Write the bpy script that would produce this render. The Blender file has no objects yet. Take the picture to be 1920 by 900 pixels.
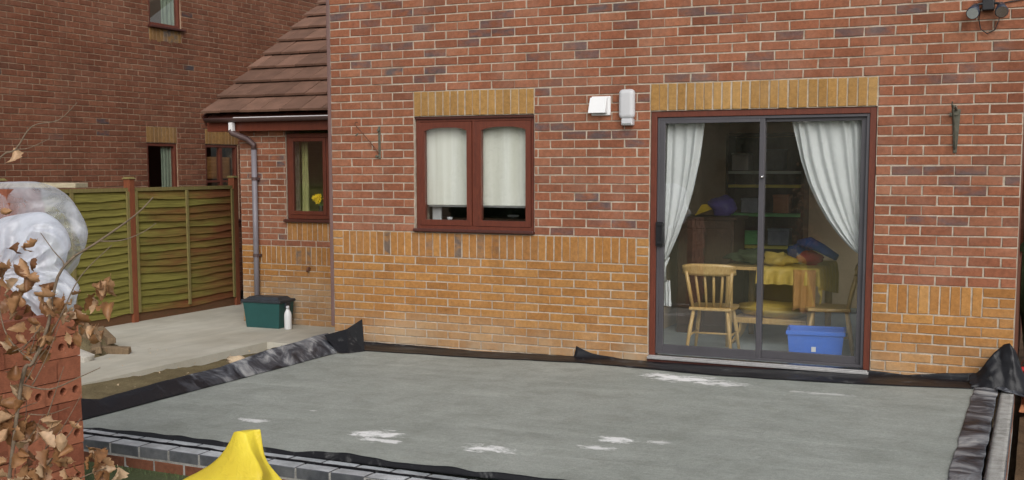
import bpy, math, random
from mathutils import Vector, Matrix, noise as mnoise
R = math.radians
rnd = random.Random(7)
scene = bpy.context.scene
COL = scene.collection

# ------------------------------------------------------------------ camera, sky, sun, exposure
cam_data = bpy.data.cameras.new('camera')
cam_data.sensor_width = 36.0
cam_data.lens = 39.54
cam_data.shift_y = 0.0365
cam_data.clip_start = 0.05
cam_data.clip_end = 500
cam = bpy.data.objects.new('camera', cam_data)
cam.location = (6.090, -8.980, 1.636)
cam.rotation_euler = (R(84.4186), R(0.0729), R(25.0776))
COL.objects.link(cam)
scene.camera = cam

SUN_EL, SUN_AZ = 34.0, -32.0      # the veiled sun stands behind and to the right of the camera
world = bpy.data.worlds.new('World')
scene.world = world
world.use_nodes = True
wn, wl = world.node_tree.nodes, world.node_tree.links
bg = wn['Background']
sky = wn.new('ShaderNodeTexSky')
sky.sky_type = 'NISHITA'
sky.sun_disc = False
sky.sun_elevation = R(SUN_EL)
sky.sun_rotation = R(180 + SUN_AZ)
sky.dust_density = 3.0
sky.ozone_density = 1.0
hs = wn.new('ShaderNodeHueSaturation')          # cloud cover takes most of the blue out of the sky
hs.inputs['Saturation'].default_value = 0.30
wl.new(sky.outputs[0], hs.inputs['Color'])
wl.new(hs.outputs[0], bg.inputs['Color'])
bg.inputs['Strength'].default_value = 0.13

sun_data = bpy.data.lights.new('sun', 'SUN')
sun_data.energy = 1.5
sun_data.angle = R(50)
sun_data.color = (1.0, 0.99, 0.975)
sun = bpy.data.objects.new('sun', sun_data)
# light travels towards +y (onto the rear wall) and towards -x
dirv = Vector((math.sin(R(SUN_AZ)) * math.cos(R(SUN_EL)), math.cos(R(SUN_AZ)) * math.cos(R(SUN_EL)), -math.sin(R(SUN_EL))))
sun.rotation_euler = dirv.to_track_quat('-Z', 'Y').to_euler()
COL.objects.link(sun)

vs = scene.view_settings
vs.view_transform = 'Standard'
vs.look = 'None'
vs.exposure = 0.20
vs.gamma = 1.0
scene.cycles.max_bounces = 10
scene.cycles.transparent_max_bounces = 16
scene.cycles.use_denoising = True

# ------------------------------------------------------------------ material helpers
class NT:
    def __init__(self, name):
        self.m = bpy.data.materials.new(name)
        self.m.use_nodes = True
        self.t = self.m.node_tree
        self.n, self.l = self.t.nodes, self.t.links
        self.b = self.n['Principled BSDF']
        self.out = self.n['Material Output']
        self._pos = None
    def new(self, typ, **kw):
        nd = self.n.new(typ)
        for k, v in kw.items():
            setattr(nd, k, v)
        return nd
    def link(self, a, b):
        self.l.new(a, b)
    def pos(self):
        if self._pos is None:
            self._pos = self.new('ShaderNodeNewGeometry').outputs['Position']
        return self._pos
    def objpos(self):
        return self.new('ShaderNodeTexCoord').outputs['Object']
    def scaled(self, vec, s):
        mp = self.new('ShaderNodeMapping')
        mp.inputs['Scale'].default_value = s
        self.link(vec, mp.inputs['Vector'])
        return mp.outputs[0]
    def noise(self, vec, scale, detail=4, rough=0.55, dist=0.0):
        nd = self.new('ShaderNodeTexNoise')
        nd.inputs['Scale'].default_value = scale
        nd.inputs['Detail'].default_value = detail
        nd.inputs['Roughness'].default_value = rough
        nd.inputs['Distortion'].default_value = dist
        self.link(vec, nd.inputs['Vector'])
        return nd.outputs['Fac']
    def ramp(self, fac, stops):
        nd = self.new('ShaderNodeValToRGB')
        el = nd.color_ramp.elements
        while len(el) > 1:
            el.remove(el[-1])
        el[0].position = stops[0][0]
        el[0].color = col4(stops[0][1])
        for p, c in stops[1:]:
            e = el.new(p)
            e.color = col4(c)
        self.link(fac, nd.inputs['Fac'])
        return nd.outputs['Color']
    def mix(self, fac, a, b, blend='MIX'):
        nd = self.new('ShaderNodeMix', data_type='RGBA', blend_type=blend)
        for sock, v in ((nd.inputs['Factor'], fac), (nd.inputs['A'], a), (nd.inputs['B'], b)):
            if isinstance(v, (int, float)):
                sock.default_value = v
            elif isinstance(v, tuple):
                sock.default_value = col4(v)
            else:
                self.link(v, sock)
        return nd.outputs['Result']
    def math(self, op, a, b=None, clamp=False):
        nd = self.new('ShaderNodeMath', operation=op, use_clamp=clamp)
        for i, v in enumerate((a, b)):
            if v is None:
                continue
            if isinstance(v, (int, float)):
                nd.inputs[i].default_value = v
            else:
                self.link(v, nd.inputs[i])
        return nd.outputs[0]
    def bump(self, h, strength=0.4, dist=0.01):
        nd = self.new('ShaderNodeBump')
        nd.inputs['Strength'].default_value = strength
        nd.inputs['Distance'].default_value = dist
        self.link(h, nd.inputs['Height'])
        self.link(nd.outputs[0], self.b.inputs['Normal'])
    def base(self, c):
        if isinstance(c, tuple):
            self.b.inputs['Base Color'].default_value = col4(c)
        else:
            self.link(c, self.b.inputs['Base Color'])
    def set(self, **kw):
        for k, v in kw.items():
            s = self.b.inputs[k.replace('_', ' ')]
            if hasattr(v, 'is_linked'):
                self.link(v, s)
            else:
                s.default_value = v

def col4(c):
    return tuple(c) if len(c) == 4 else (c[0], c[1], c[2], 1.0)

def grey(v):
    return (v, v, v)

def pmat(name, base, rough=0.6, var=0.2, vscale=6.0, fine=0.1, fscale=90.0, bump=0.2, bdist=0.004, spec=0.4, metal=0.0, rand=0.0):
    """plain material: base colour broken up by two noises, fine relief, optional per-object brightness"""
    t = NT(name)
    n1 = t.noise(t.pos(), vscale, 5)
    n2 = t.noise(t.pos(), fscale, 3)
    c = t.mix(1.0, base, t.ramp(n1, [(0.25, grey(1 - var)), (0.75, grey(1 + var * 0.6))]), 'MULTIPLY')
    c = t.mix(1.0, c, t.ramp(n2, [(0.2, grey(1 - fine)), (0.8, grey(1 + fine))]), 'MULTIPLY')
    if rand:
        oi = t.new('ShaderNodeObjectInfo').outputs['Random']
        c = t.mix(1.0, c, t.ramp(oi, [(0.0, grey(1 - rand)), (1.0, grey(1 + rand))]), 'MULTIPLY')
    t.base(c)
    t.set(Roughness=rough, Metallic=metal, Specular_IOR_Level=spec)
    if bump:
        t.bump(n2, bump, bdist)
    return t.m

M = {}

def brick_mat(name, dark, mid, light, blue, seed_scale=37.0, smear=(0.45, 0.36, 0.29), smear_amt=0.30, rough=0.88, splash=False):
    t = NT(name)
    at = t.new('ShaderNodeAttribute', attribute_name='tone')
    sep = t.new('ShaderNodeSeparateColor')
    t.link(at.outputs['Color'], sep.inputs[0])
    off = t.new('ShaderNodeVectorMath', operation='ADD')
    sc = t.new('ShaderNodeVectorMath', operation='SCALE')
    t.link(at.outputs['Color'], sc.inputs[0])
    sc.inputs['Scale'].default_value = seed_scale
    t.link(t.pos(), off.inputs[0])
    t.link(sc.outputs[0], off.inputs[1])
    p = off.outputs[0]
    c = t.ramp(sep.outputs['Red'], [(0.0, dark), (0.5, mid), (1.0, light)])
    patch = t.noise(t.scaled(p, (6, 6, 14)), 1.0, 3)
    bl = t.math('MULTIPLY', sep.outputs['Green'], t.math('MULTIPLY', t.math('SUBTRACT', patch, 0.38), 4.5, True), True)
    c = t.mix(bl, c, blue)
    n1 = t.noise(p, 28, 5, 0.6)
    n2 = t.noise(t.scaled(p, (60, 60, 230)), 1.0, 4, 0.65)
    c = t.mix(1.0, c, t.ramp(n1, [(0.25, grey(0.72)), (0.75, grey(1.22))]), 'MULTIPLY')
    c = t.mix(1.0, c, t.ramp(n2, [(0.25, grey(0.80)), (0.75, grey(1.16))]), 'MULTIPLY')
    sm = t.noise(t.pos(), 2.3, 6, 0.65)
    smf = t.math('MULTIPLY', t.math('SUBTRACT', sm, 0.46), smear_amt * 7, True)
    smf = t.math('MULTIPLY', smf, 0.26)
    c = t.mix(smf, c, smear)
    lime = t.noise(t.pos(), 55, 2, 0.5)
    lf = t.math('MULTIPLY', t.math('SUBTRACT', lime, 0.73), 9.0, True)
    c = t.mix(t.math('MULTIPLY', lf, 0.6), c, (0.62, 0.57, 0.5))
    if splash:            # cement haze splashed up the lowest courses
        sx = t.new('ShaderNodeSeparateXYZ'); t.link(t.pos(), sx.inputs[0])
        hz = t.math('MULTIPLY', t.math('SUBTRACT', 0.34, sx.outputs['Z']), 3.2, True)
        hz = t.math('MULTIPLY', hz, t.ramp(t.noise(t.pos(), 1.9, 4), [(0.35, grey(0.1)), (0.62, grey(0.8))]))
        c = t.mix(hz, c, (0.40, 0.315, 0.215))
    dirt = t.noise(t.scaled(t.pos(), (2.2, 2.2, 0.7)), 1.0, 5, 0.6)
    c = t.mix(1.0, c, t.ramp(dirt, [(0.3, (0.80, 0.79, 0.77)), (0.6, grey(1.04))]), 'MULTIPLY')
    t.base(c)
    t.set(Roughness=rough, Specular_IOR_Level=0.25 if rough > .6 else .6)
    h = t.math('ADD', n1, n2)
    t.bump(h, 0.55, 0.004)
    return t.m

M['brick_red'] = brick_mat('brick_red', (0.165, 0.058, 0.032), (0.258, 0.095, 0.050), (0.330, 0.142, 0.078), (0.095, 0.076, 0.080))
M['brick_buff'] = brick_mat('brick_buff', (0.255, 0.110, 0.034), (0.360, 0.167, 0.049), (0.430, 0.222, 0.072), (0.140, 0.105, 0.085), smear=(0.42, 0.33, 0.22), splash=True)
M['brick_gold'] = brick_mat('brick_gold', (0.265, 0.140, 0.044), (0.345, 0.190, 0.060), (0.405, 0.238, 0.084), (0.200, 0.130, 0.060), smear=(0.42, 0.33, 0.22))
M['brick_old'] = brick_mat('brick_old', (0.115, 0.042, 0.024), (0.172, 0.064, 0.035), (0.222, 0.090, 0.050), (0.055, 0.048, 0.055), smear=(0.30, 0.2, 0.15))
M['brick_old_buff'] = brick_mat('brick_old_buff', (0.19, 0.10, 0.038), (0.25, 0.135, 0.048), (0.30, 0.17, 0.06), (0.13, 0.11, 0.10), smear=(0.3, 0.24, 0.17))
M['brick_blue'] = brick_mat('brick_blue', (0.050, 0.054, 0.062), (0.072, 0.077, 0.087), (0.10, 0.105, 0.115), (0.05, 0.05, 0.06), smear=(0.36, 0.36, 0.35), smear_amt=0.8, rough=0.38)
M['brick_new'] = brick_mat('brick_new', (0.20, 0.062, 0.034), (0.31, 0.108, 0.058), (0.40, 0.150, 0.084), (0.2, 0.06, 0.04), smear=(0.38, 0.16, 0.10), smear_amt=0.25)

def mortar_mat(name, c0, c1):
    t = NT(name)
    n1 = t.noise(t.pos(), 3.0, 6, 0.6)
    n2 = t.noise(t.pos(), 160, 3, 0.6)
    c = t.ramp(n1, [(0.3, c0), (0.7, c1)])
    c = t.mix(1.0, c, t.ramp(n2, [(0.25, grey(0.75)), (0.75, grey(1.15))]), 'MULTIPLY')
    n3 = t.noise(t.pos(), 14, 4, .65)
    c = t.mix(1.0, c, t.ramp(n3, [(0.3, (0.66, 0.64, 0.62)), (0.6, grey(1.06))]), 'MULTIPLY')
    t.base(c)
    t.set(Roughness=0.95, Specular_IOR_Level=0.15)
    t.bump(n2, 0.6, 0.004)
    return t.m
M['mortar'] = mortar_mat('mortar', (0.37, 0.305, 0.235), (0.53, 0.455, 0.37))
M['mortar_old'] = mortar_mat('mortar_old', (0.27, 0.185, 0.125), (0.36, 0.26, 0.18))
M['mortar_grey'] = mortar_mat('mortar_grey', (0.29, 0.285, 0.265), (0.42, 0.41, 0.385))

def wood_mat(name, base, dark, rough=0.45, scale=(9, 9, 1.2), coat=0.0):
    t = NT(name)
    g = t.noise(t.scaled(t.objpos(), scale), 6.0, 6, 0.6, 1.2)
    f = t.noise(t.pos(), 120, 3)
    c = t.ramp(g, [(0.3, dark), (0.65, base)])
    c = t.mix(1.0, c, t.ramp(f, [(0.2, grey(0.86)), (0.8, grey(1.1))]), 'MULTIPLY')
    t.base(c)
    t.set(Roughness=rough, Specular_IOR_Level=0.4, Coat_Weight=coat)
    t.bump(g, 0.15, 0.003)
    return t.m
M['mahogany'] = wood_mat('mahogany', (0.135, 0.034, 0.018), (0.088, 0.022, 0.012), 0.42)
M['mahogany_dark'] = wood_mat('mahogany_dark', (0.075, 0.022, 0.015), (0.05, 0.014, 0.010), 0.45)
M['pine'] = wood_mat('pine', (0.60, 0.40, 0.16), (0.46, 0.27, 0.09), 0.35, coat=0.2)
M['dark_wood'] = wood_mat('dark_wood', (0.085, 0.042, 0.022), (0.05, 0.024, 0.012), 0.5)
M['offcut'] = wood_mat('offcut', (0.22, 0.15, 0.085), (0.11, 0.075, 0.045), 0.9)
M['pale_board'] = wood_mat('pale_board', (0.42, 0.36, 0.24), (0.30, 0.25, 0.17), 0.85, (1.2, 9, 9))
M['alu'] = pmat('grey_aluminium', (0.085, 0.080, 0.088), 0.42, 0.15, 4, 0.06, 60, 0.05, 0.001, 0.5, 0.35)
M['alu_light'] = pmat('pale_aluminium', (0.45, 0.44, 0.43), 0.4, 0.2, 8, 0.1, 60, 0.1, 0.001, 0.5, 0.5)
M['black_plastic'] = pmat('black_plastic', (0.012, 0.012, 0.014), 0.4, 0.2)
M['white_plastic'] = pmat('white_plastic', (0.70, 0.70, 0.70), 0.35, 0.04, 3, 0.02, 40, 0.03)
M['grey_plastic'] = pmat('pale_grey_plastic', (0.50, 0.50, 0.51), 0.38, 0.08, 4, 0.03, 40, 0.03)
M['brown_plastic'] = pmat('brown_plastic', (0.085, 0.052, 0.050), 0.45, 0.15, 3)
M['mauve_plastic'] = pmat('mauve_brown_plastic', (0.16, 0.095, 0.085), 0.5, 0.15, 3)
M['grey_pipe'] = pmat('grey_pipe', (0.20, 0.185, 0.205), 0.45, 0.2, 3)
M['rust'] = pmat('rusty_iron', (0.13, 0.055, 0.03), 0.8, 0.4, 20)
M['lichen_iron'] = pmat('weathered_iron', (0.10, 0.095, 0.07), 0.85, 0.4, 25)
M['blue_metal'] = pmat('blue_black_metal', (0.030, 0.036, 0.055), 0.35, 0.2, 8)
M['chrome'] = pmat('chrome', (0.75, 0.75, 0.75), 0.18, 0.05, 5, 0.02, 50, 0, 0, 0.5, 1.0)
def blind_mat():
    t = NT('blind_fabric')
    n = t.noise(t.scaled(t.pos(), (13, 13, .5)), 1.0, 4, .6)
    f = t.noise(t.pos(), 260, 2)
    c = t.mix(1.0, (0.76, 0.755, 0.70), t.ramp(n, [(0.3, (0.86, 0.85, 0.80)), (0.7, grey(1.06))]), 'MULTIPLY')  # vertical bands of light put into the fabric colour
    c = t.mix(1.0, c, t.ramp(f, [(0.2, grey(.95)), (0.8, grey(1.03))]), 'MULTIPLY')
    t.base(c)
    t.set(Roughness=.85, Specular_IOR_Level=.2)
    t.bump(n, .3, .01)
    return t.m
M['blind'] = blind_mat()
M['carpet'] = pmat('grey_blue_carpet', (0.36, 0.41, 0.43), 0.95, 0.12, 4, 0.15, 220, 0.4)
M['room_wall'] = pmat('room_wallpaper', (0.66, 0.50, 0.34), 0.9, 0.1, 3, 0.06, 40)
M['room_ceiling'] = pmat('room_ceiling', (0.55, 0.52, 0.47), 0.9, 0.05)
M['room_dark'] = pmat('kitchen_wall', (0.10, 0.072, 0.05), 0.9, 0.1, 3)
M['green_tub'] = pmat('green_recycling_plastic', (0.018, 0.078, 0.074), 0.45, 0.15, 6)
M['tub_lid'] = pmat('charcoal_lid_plastic', (0.030, 0.036, 0.044), 0.5, 0.3, 12)
M['blue_tub'] = pmat('blue_plastic', (0.045, 0.16, 0.62), 0.4, 0.08, 5)
M['yellow_cloth'] = pmat('yellow_cloth', (0.52, 0.36, 0.07), 0.55, 0.25, 9)
M['orange_cloth'] = pmat('orange_cloth', (0.45, 0.22, 0.07), 0.7, 0.2, 9)
M['blue_cloth'] = pmat('blue_cloth', (0.025, 0.07, 0.24), 0.8, 0.3, 9)
M['red_cloth'] = pmat('red_cloth', (0.35, 0.035, 0.03), 0.8, 0.3, 9)
M['dark_cloth'] = pmat('dark_green_cloth', (0.05, 0.065, 0.03), 0.85, 0.4, 12)
M['purple_toy'] = pmat('purple_plastic', (0.07, 0.05, 0.22), 0.4, 0.1, 6)
M['yellow_toy'] = pmat('yellow_plastic', (0.72, 0.50, 0.03), 0.4, 0.1, 6)
M['shelf_green'] = pmat('green_painted_shelf', (0.20, 0.60, 0.22), 0.5, 0.1, 6)
M['shelf_yellow'] = pmat('yellow_painted_shelf', (0.78, 0.66, 0.12), 0.5, 0.1, 6)
M['shelf_pale'] = pmat('pale_painted_shelf', (0.60, 0.66, 0.62), 0.5, 0.1, 6)
M['book'] = pmat('book_spines', (0.22, 0.24, 0.30), 0.7, 0.3, 12, rand=0.7)
M['petal'] = pmat('yellow_petals', (0.85, 0.60, 0.02), 0.6, 0.1, 30)
M['leaf_green'] = pmat('green_leaves', (0.09, 0.20, 0.04), 0.5, 0.3, 20)
M['green_curtain'] = pmat('pale_green_curtain', (0.23, 0.27, 0.20), 0.8, 0.12, 6)
M['lime_curtain'] = pmat('lime_curtain', (0.36, 0.36, 0.15), 0.8, 0.12, 6)
M['amber_wood'] = pmat('amber_wood', (0.33, 0.15, 0.045), 0.5, 0.3, 8)
M['tile'] = pmat('concrete_roof_tile', (0.180, 0.100, 0.070), 0.85, 0.28, 5, 0.2, 120, 0.5, 0.004, 0.2, 0, rand=0.22)
M['hedge'] = pmat('dark_hedge', (0.11, 0.135, 0.065), 0.7, 0.5, 14)
M['stone'] = pmat('pale_rubble', (0.42, 0.39, 0.34), 0.95, 0.25, 12, 0.2, 90, 0.6)
M['sand_lump'] = pmat('sandy_lump', (0.50, 0.38, 0.25), 0.95, 0.2, 14, 0.2, 90, 0.6)
M['terracotta'] = pmat('terracotta', (0.42, 0.17, 0.08), 0.8, 0.2, 9)
M['red_bucket'] = pmat('red_plastic', (0.40, 0.02, 0.015), 0.4, 0.1, 9)
M['bark'] = pmat('grey_brown_bark', (0.17, 0.125, 0.085), 0.85, 0.35, 60, 0.2, 200, 0.5)

def cloth_white(name, c=(0.72, 0.73, 0.73)):
    t = NT(name)
    n = t.noise(t.pos(), 240, 3)
    t.base(t.mix(1.0, c, t.ramp(n, [(0.2, grey(0.93)), (0.8, grey(1.03))]), 'MULTIPLY'))
    t.set(Roughness=0.9, Specular_IOR_Level=0.2)
    tr = t.new('ShaderNodeBsdfTranslucent')
    tr.inputs['Color'].default_value = (0.75, 0.74, 0.68, 1)
    mx = t.new('ShaderNodeMixShader')
    mx.inputs[0].default_value = 0.12
    t.link(t.b.outputs[0], mx.inputs[1])
    t.link(tr.outputs[0], mx.inputs[2])
    t.link(mx.outputs[0], t.out.inputs['Surface'])
    return t.m
M['curtain'] = cloth_white('white_curtain')

def glass_mat(name, tint=(0.975, 0.985, 0.98), veil=0.0):
    t = NT(name)
    t.n.remove(t.b)
    lw = t.new('ShaderNodeLayerWeight')          # Schlick reflectance, the same from both sides of the pane
    lw.inputs['Blend'].default_value = 0.5
    fr = t.math('ADD', t.math('MULTIPLY', t.math('POWER', lw.outputs['Facing'], 5.0), 0.91), 0.09, True)
    gl = t.new('ShaderNodeBsdfGlossy')
    gl.inputs['Roughness'].default_value = 0.01
    nz = t.noise(t.pos(), 1.6, 2)
    bp = t.new('ShaderNodeBump')
    bp.inputs['Strength'].default_value = 0.03
    bp.inputs['Distance'].default_value = 0.02
    t.link(nz, bp.inputs['Height'])
    t.link(bp.outputs[0], gl.inputs['Normal'])
    tr = t.new('ShaderNodeBsdfTransparent')
    tr.inputs['Color'].default_value = col4(tint)
    mx = t.new('ShaderNodeMixShader')
    t.link(fr, mx.inputs[0])
    t.link(tr.outputs[0], mx.inputs[1])
    t.link(gl.outputs[0], mx.inputs[2])
    last = mx.outputs[0]
    if veil:                                     # uneven diffuse veil mixed in to lift the dark panes
        df = t.new('ShaderNodeBsdfDiffuse')
        df.inputs['Color'].default_value = (0.60, 0.56, 0.47, 1)
        sm = t.noise(t.scaled(t.pos(), (3, 3, 1.4)), 1.0, 5, .65, .8)
        m2 = t.new('ShaderNodeMixShader')
        t.link(t.math('MULTIPLY', t.math('SUBTRACT', sm, .22, True), veil), m2.inputs[0])
        t.link(last, m2.inputs[1])
        t.link(df.outputs[0], m2.inputs[2])
        last = m2.outputs[0]
    t.link(last, t.out.inputs['Surface'])
    return t.m
M['glass_veiled'] = glass_mat('veiled_door_glass', veil=0.038)
M['glass'] = glass_mat('window_glass')

def polythene_mat(name, milk=0.35, colr=(0.80, 0.84, 0.92)):
    t = NT(name)
    n = t.noise(t.scaled(t.pos(), (5, 5, 3)), 1.0, 4, 0.55, 1.6)
    n2 = t.noise(t.scaled(t.pos(), (16, 16, 7)), 1.0, 3, 0.55, 2.0)
    t.base(colr)
    t.set(Roughness=0.12, Specular_IOR_Level=0.9)
    rg = t.math('POWER', t.math('SUBTRACT', 1.0, t.math('ABSOLUTE', t.math('MULTIPLY', t.math('SUBTRACT', n2, 0.5), 5.0)), True), 2.0)
    t.bump(t.math('ADD', n, t.math('MULTIPLY', rg, 0.12)), 0.3, 0.02)
    tr = t.new('ShaderNodeBsdfTransparent')
    tr.inputs['Color'].default_value = (0.95, 0.965, 0.98, 1)
    tl = t.new('ShaderNodeBsdfTranslucent')
    tl.inputs['Color'].default_value = col4(colr)
    m0 = t.new('ShaderNodeMixShader')
    m0.inputs[0].default_value = 0.45
    t.link(t.b.outputs[0], m0.inputs[1])
    t.link(tl.outputs[0], m0.inputs[2])
    lw = t.new('ShaderNodeLayerWeight')          # a thin film is denser where it is seen along its surface
    lw.inputs['Blend'].default_value = 0.4
    f = t.math('ADD', t.math('MULTIPLY', t.math('SUBTRACT', n, 0.48), 1.3), milk)
    f = t.math('ADD', f, t.math('MULTIPLY', t.math('POWER', lw.outputs['Facing'], 2.0), 0.5), True)
    mx = t.new('ShaderNodeMixShader')
    t.link(f, mx.inputs[0])
    t.link(tr.outputs[0], mx.inputs[1])
    t.link(m0.outputs[0], mx.inputs[2])
    t.link(mx.outputs[0], t.out.inputs['Surface'])
    return t.m
M['polythene'] = polythene_mat('clear_polythene', 0.30)
M['polythene_white'] = polythene_mat('milky_polythene', 0.66, (0.84, 0.87, 0.95))

def membrane_mat():
    t = NT('black_membrane')
    n = t.noise(t.pos(), 7, 6, 0.65, 0.6)
    n2 = t.noise(t.pos(), 34, 4, 0.6, 0.5)
    d = t.math('MULTIPLY', t.math('SUBTRACT', n, 0.56), 5.0, True)
    d = t.math('MULTIPLY', d, t.ramp(n2, [(0.3, grey(0.1)), (0.7, grey(1.0))]))
    c = t.mix(t.math('MULTIPLY', d, 0.7), (0.009, 0.009, 0.011), (0.26, 0.26, 0.255))
    t.base(c)
    t.set(Specular_IOR_Level=0.28)
    t.link(t.math('ADD', t.math('MULTIPLY', d, 0.4), 0.42), t.b.inputs['Roughness'])
    t.bump(t.math('ADD', n, t.math('MULTIPLY', n2, .4)), 0.3, 0.015)
    return t.m
M['membrane'] = membrane_mat()

def membrane_dusty(name, y0=None):
    t = NT(name)
    n = t.noise(t.scaled(t.pos(), (4, 4.5, 5)), 1.0, 6, 0.62, 1.0)
    n2 = t.noise(t.pos(), 30, 4, 0.6, 0.8)
    f = n
    if y0 is not None:          # cement splashed on the house end only
        sx = t.new('ShaderNodeSeparateXYZ'); t.link(t.pos(), sx.inputs[0])
        f = t.math('ADD', n, t.math('MULTIPLY', t.math('SUBTRACT', t.math('MULTIPLY', t.math('SUBTRACT', sx.outputs['Y'], y0), 1.1, True), 1.0), .34))
    c = t.ramp(f, [(0.36, (0.012, 0.012, 0.015)), (0.49, (0.055, 0.058, 0.068)), (0.57, (0.16, 0.165, 0.175)), (0.70, (0.36, 0.36, 0.35))])
    t.base(c)
    t.set(Roughness=0.5, Specular_IOR_Level=0.3)
    cr = t.noise(t.scaled(t.pos(), (5, 5, 5)), 1.0, 2, 0.5, 2.0)
    cr = t.math('POWER', t.math('SUBTRACT', 1.0, t.math('ABSOLUTE', t.math('MULTIPLY', t.math('SUBTRACT', cr, 0.5), 5.0)), True), 2.0)
    t.bump(t.math('ADD', cr, t.math('MULTIPLY', n2, 0.12)), 0.22, 0.012)
    return t.m
M['membrane_dusty'] = membrane_dusty('dusty_membrane')
M['membrane_side'] = membrane_dusty('splashed_membrane', -2.9)

def slab_mat():
    t = NT('fresh_concrete')
    p = t.pos()
    n1 = t.noise(p, 1.1, 6, 0.6)
    st = t.noise(t.scaled(p, (0.55, 7.0, 1)), 1.0, 5, 0.6, 0.3)
    n3 = t.noise(p, 130, 4, 0.6)
    c = t.ramp(n1, [(0.25, (0.250, 0.268, 0.240)), (0.75, (0.322, 0.340, 0.310))])
    c = t.mix(1.0, c, t.ramp(st, [(0.3, grey(0.92)), (0.55, grey(1.0)), (0.72, grey(1.10))]), 'MULTIPLY')
    c = t.mix(1.0, c, t.ramp(n3, [(0.2, grey(0.74)), (0.8, grey(1.22))]), 'MULTIPLY')
    gr = t.noise(p, 38, 5, 0.7)
    c = t.mix(1.0, c, t.ramp(gr, [(0.3, grey(0.87)), (0.7, grey(1.12))]), 'MULTIPLY')
    mo = t.noise(p, 4.5, 7, 0.72, 0.4)
    c = t.mix(1.0, c, t.ramp(mo, [(0.32, (0.84, 0.84, 0.82)), (0.5, grey(1.0)), (0.68, grey(1.09))]), 'MULTIPLY')
    # spilt lime and cement dust: fixed marks on the slab
    nn = t.noise(t.scaled(p, (9, 16, 1)), 1.0, 8, 0.78, 0.5)
    for (x, y, rx, ry, k) in ((2.40, -3.10, .20, .12, 1.0), (2.52, -3.24, .16, .06, .9), (3.22, -3.18, .20, .085, 1.0), (3.84, -2.70, .14, .10, .9), (3.80, -2.92, .13, .06, .8),
                              (1.42, -3.06, .17, .06, .8), (1.62, -2.66, .08, .03, .6), (3.66, -0.60, .36, .16, 1.0), (3.45, -0.52, .24, .10, .9), (3.95, -0.70, .28, .10, .8), (4.75, -0.80, .30, .05, .45), (4.1, -2.66, .1, .05, .6)):
        dv = t.new('ShaderNodeVectorMath', operation='SUBTRACT')
        t.link(p, dv.inputs[0])
        dv.inputs[1].default_value = (x, y, 0)
        ln = t.new('ShaderNodeVectorMath', operation='LENGTH')
        t.link(t.scaled(dv.outputs[0], (1 / rx, 1 / ry, 0)), ln.inputs[0])
        f = t.math('SUBTRACT', t.math('ADD', t.math('MULTIPLY', nn, 4.4), -1.35), ln.outputs['Value'])
        f = t.math('MULTIPLY', t.math('MULTIPLY', f, 2.0, True), 0.95 * k)
        c = t.mix(f, c, (0.80, 0.80, 0.79))
    sp = t.noise(p, 9, 2, 0.5)
    c = t.mix(t.math('MULTIPLY', t.math('SUBTRACT', sp, 0.74), 6, True), c, (0.17, 0.16, 0.13))
    t.base(c)
    t.set(Roughness=0.72, Specular_IOR_Level=0.35)
    t.bump(t.math('ADD', t.math('ADD', t.math('MULTIPLY', st, 1.0), t.math('MULTIPLY', mo, 1.0)), t.math('MULTIPLY', n3, 0.5)), 0.5, 0.014)
    return t.m
M['slab'] = slab_mat()

def patio_mat():
    t = NT('patio_concrete')
    p = t.pos()
    n1 = t.noise(p, 0.9, 6, 0.62)
    n2 = t.noise(t.scaled(p, (5, 1.3, 1)), 1.0, 5, 0.6, 0.8)
    n3 = t.noise(p, 110, 4)
    c = t.ramp(n1, [(0.3, (0.40, 0.37, 0.30)), (0.7, (0.54, 0.52, 0.45))])
    c = t.mix(1.0, c, t.ramp(n2, [(0.3, grey(0.86)), (0.7, grey(1.08))]), 'MULTIPLY')
    c = t.mix(1.0, c, t.ramp(n3, [(0.2, grey(0.88)), (0.8, grey(1.1))]), 'MULTIPLY')
    cr = t.noise(t.scaled(p, (1.0, 3.5, 1)), 1.6, 6, 0.7, 1.5)
    f = t.math('MULTIPLY', t.math('SUBTRACT', cr, 0.66), 7, True)
    c = t.mix(t.math('MULTIPLY', f, 0.6), c, (0.14, 0.13, 0.10))
    t.base(c)
    t.set(Roughness=0.85, Specular_IOR_Level=0.3)
    t.bump(n3, 0.4, 0.004)
    return t.m
M['patio'] = patio_mat()

def soil_mat(name, a, b):
    t = NT(name)
    n1 = t.noise(t.pos(), 5, 6, 0.65)
    n2 = t.noise(t.pos(), 70, 5, 0.7)
    c = t.ramp(n1, [(0.3, a), (0.7, b)])
    c = t.mix(1.0, c, t.ramp(n2, [(0.25, grey(0.6)), (0.75, grey(1.3))]), 'MULTIPLY')
    t.base(c)
    t.set(Roughness=0.97, Specular_IOR_Level=0.15)
    t.bump(n2, 0.9, 0.02)
    return t.m
M['soil'] = soil_mat('sandy_soil', (0.140, 0.110, 0.058), (0.225, 0.18, 0.10))
M['soil_dark'] = soil_mat('brown_soil', (0.075, 0.045, 0.025), (0.16, 0.10, 0.055))
M['lawn'] = soil_mat('worn_lawn', (0.085, 0.105, 0.045), (0.13, 0.145, 0.075))
M['grass'] = pmat('grass_blades', (0.115, 0.165, 0.060), 0.6, 0.4, 8, 0.2, 60, 0)

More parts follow.
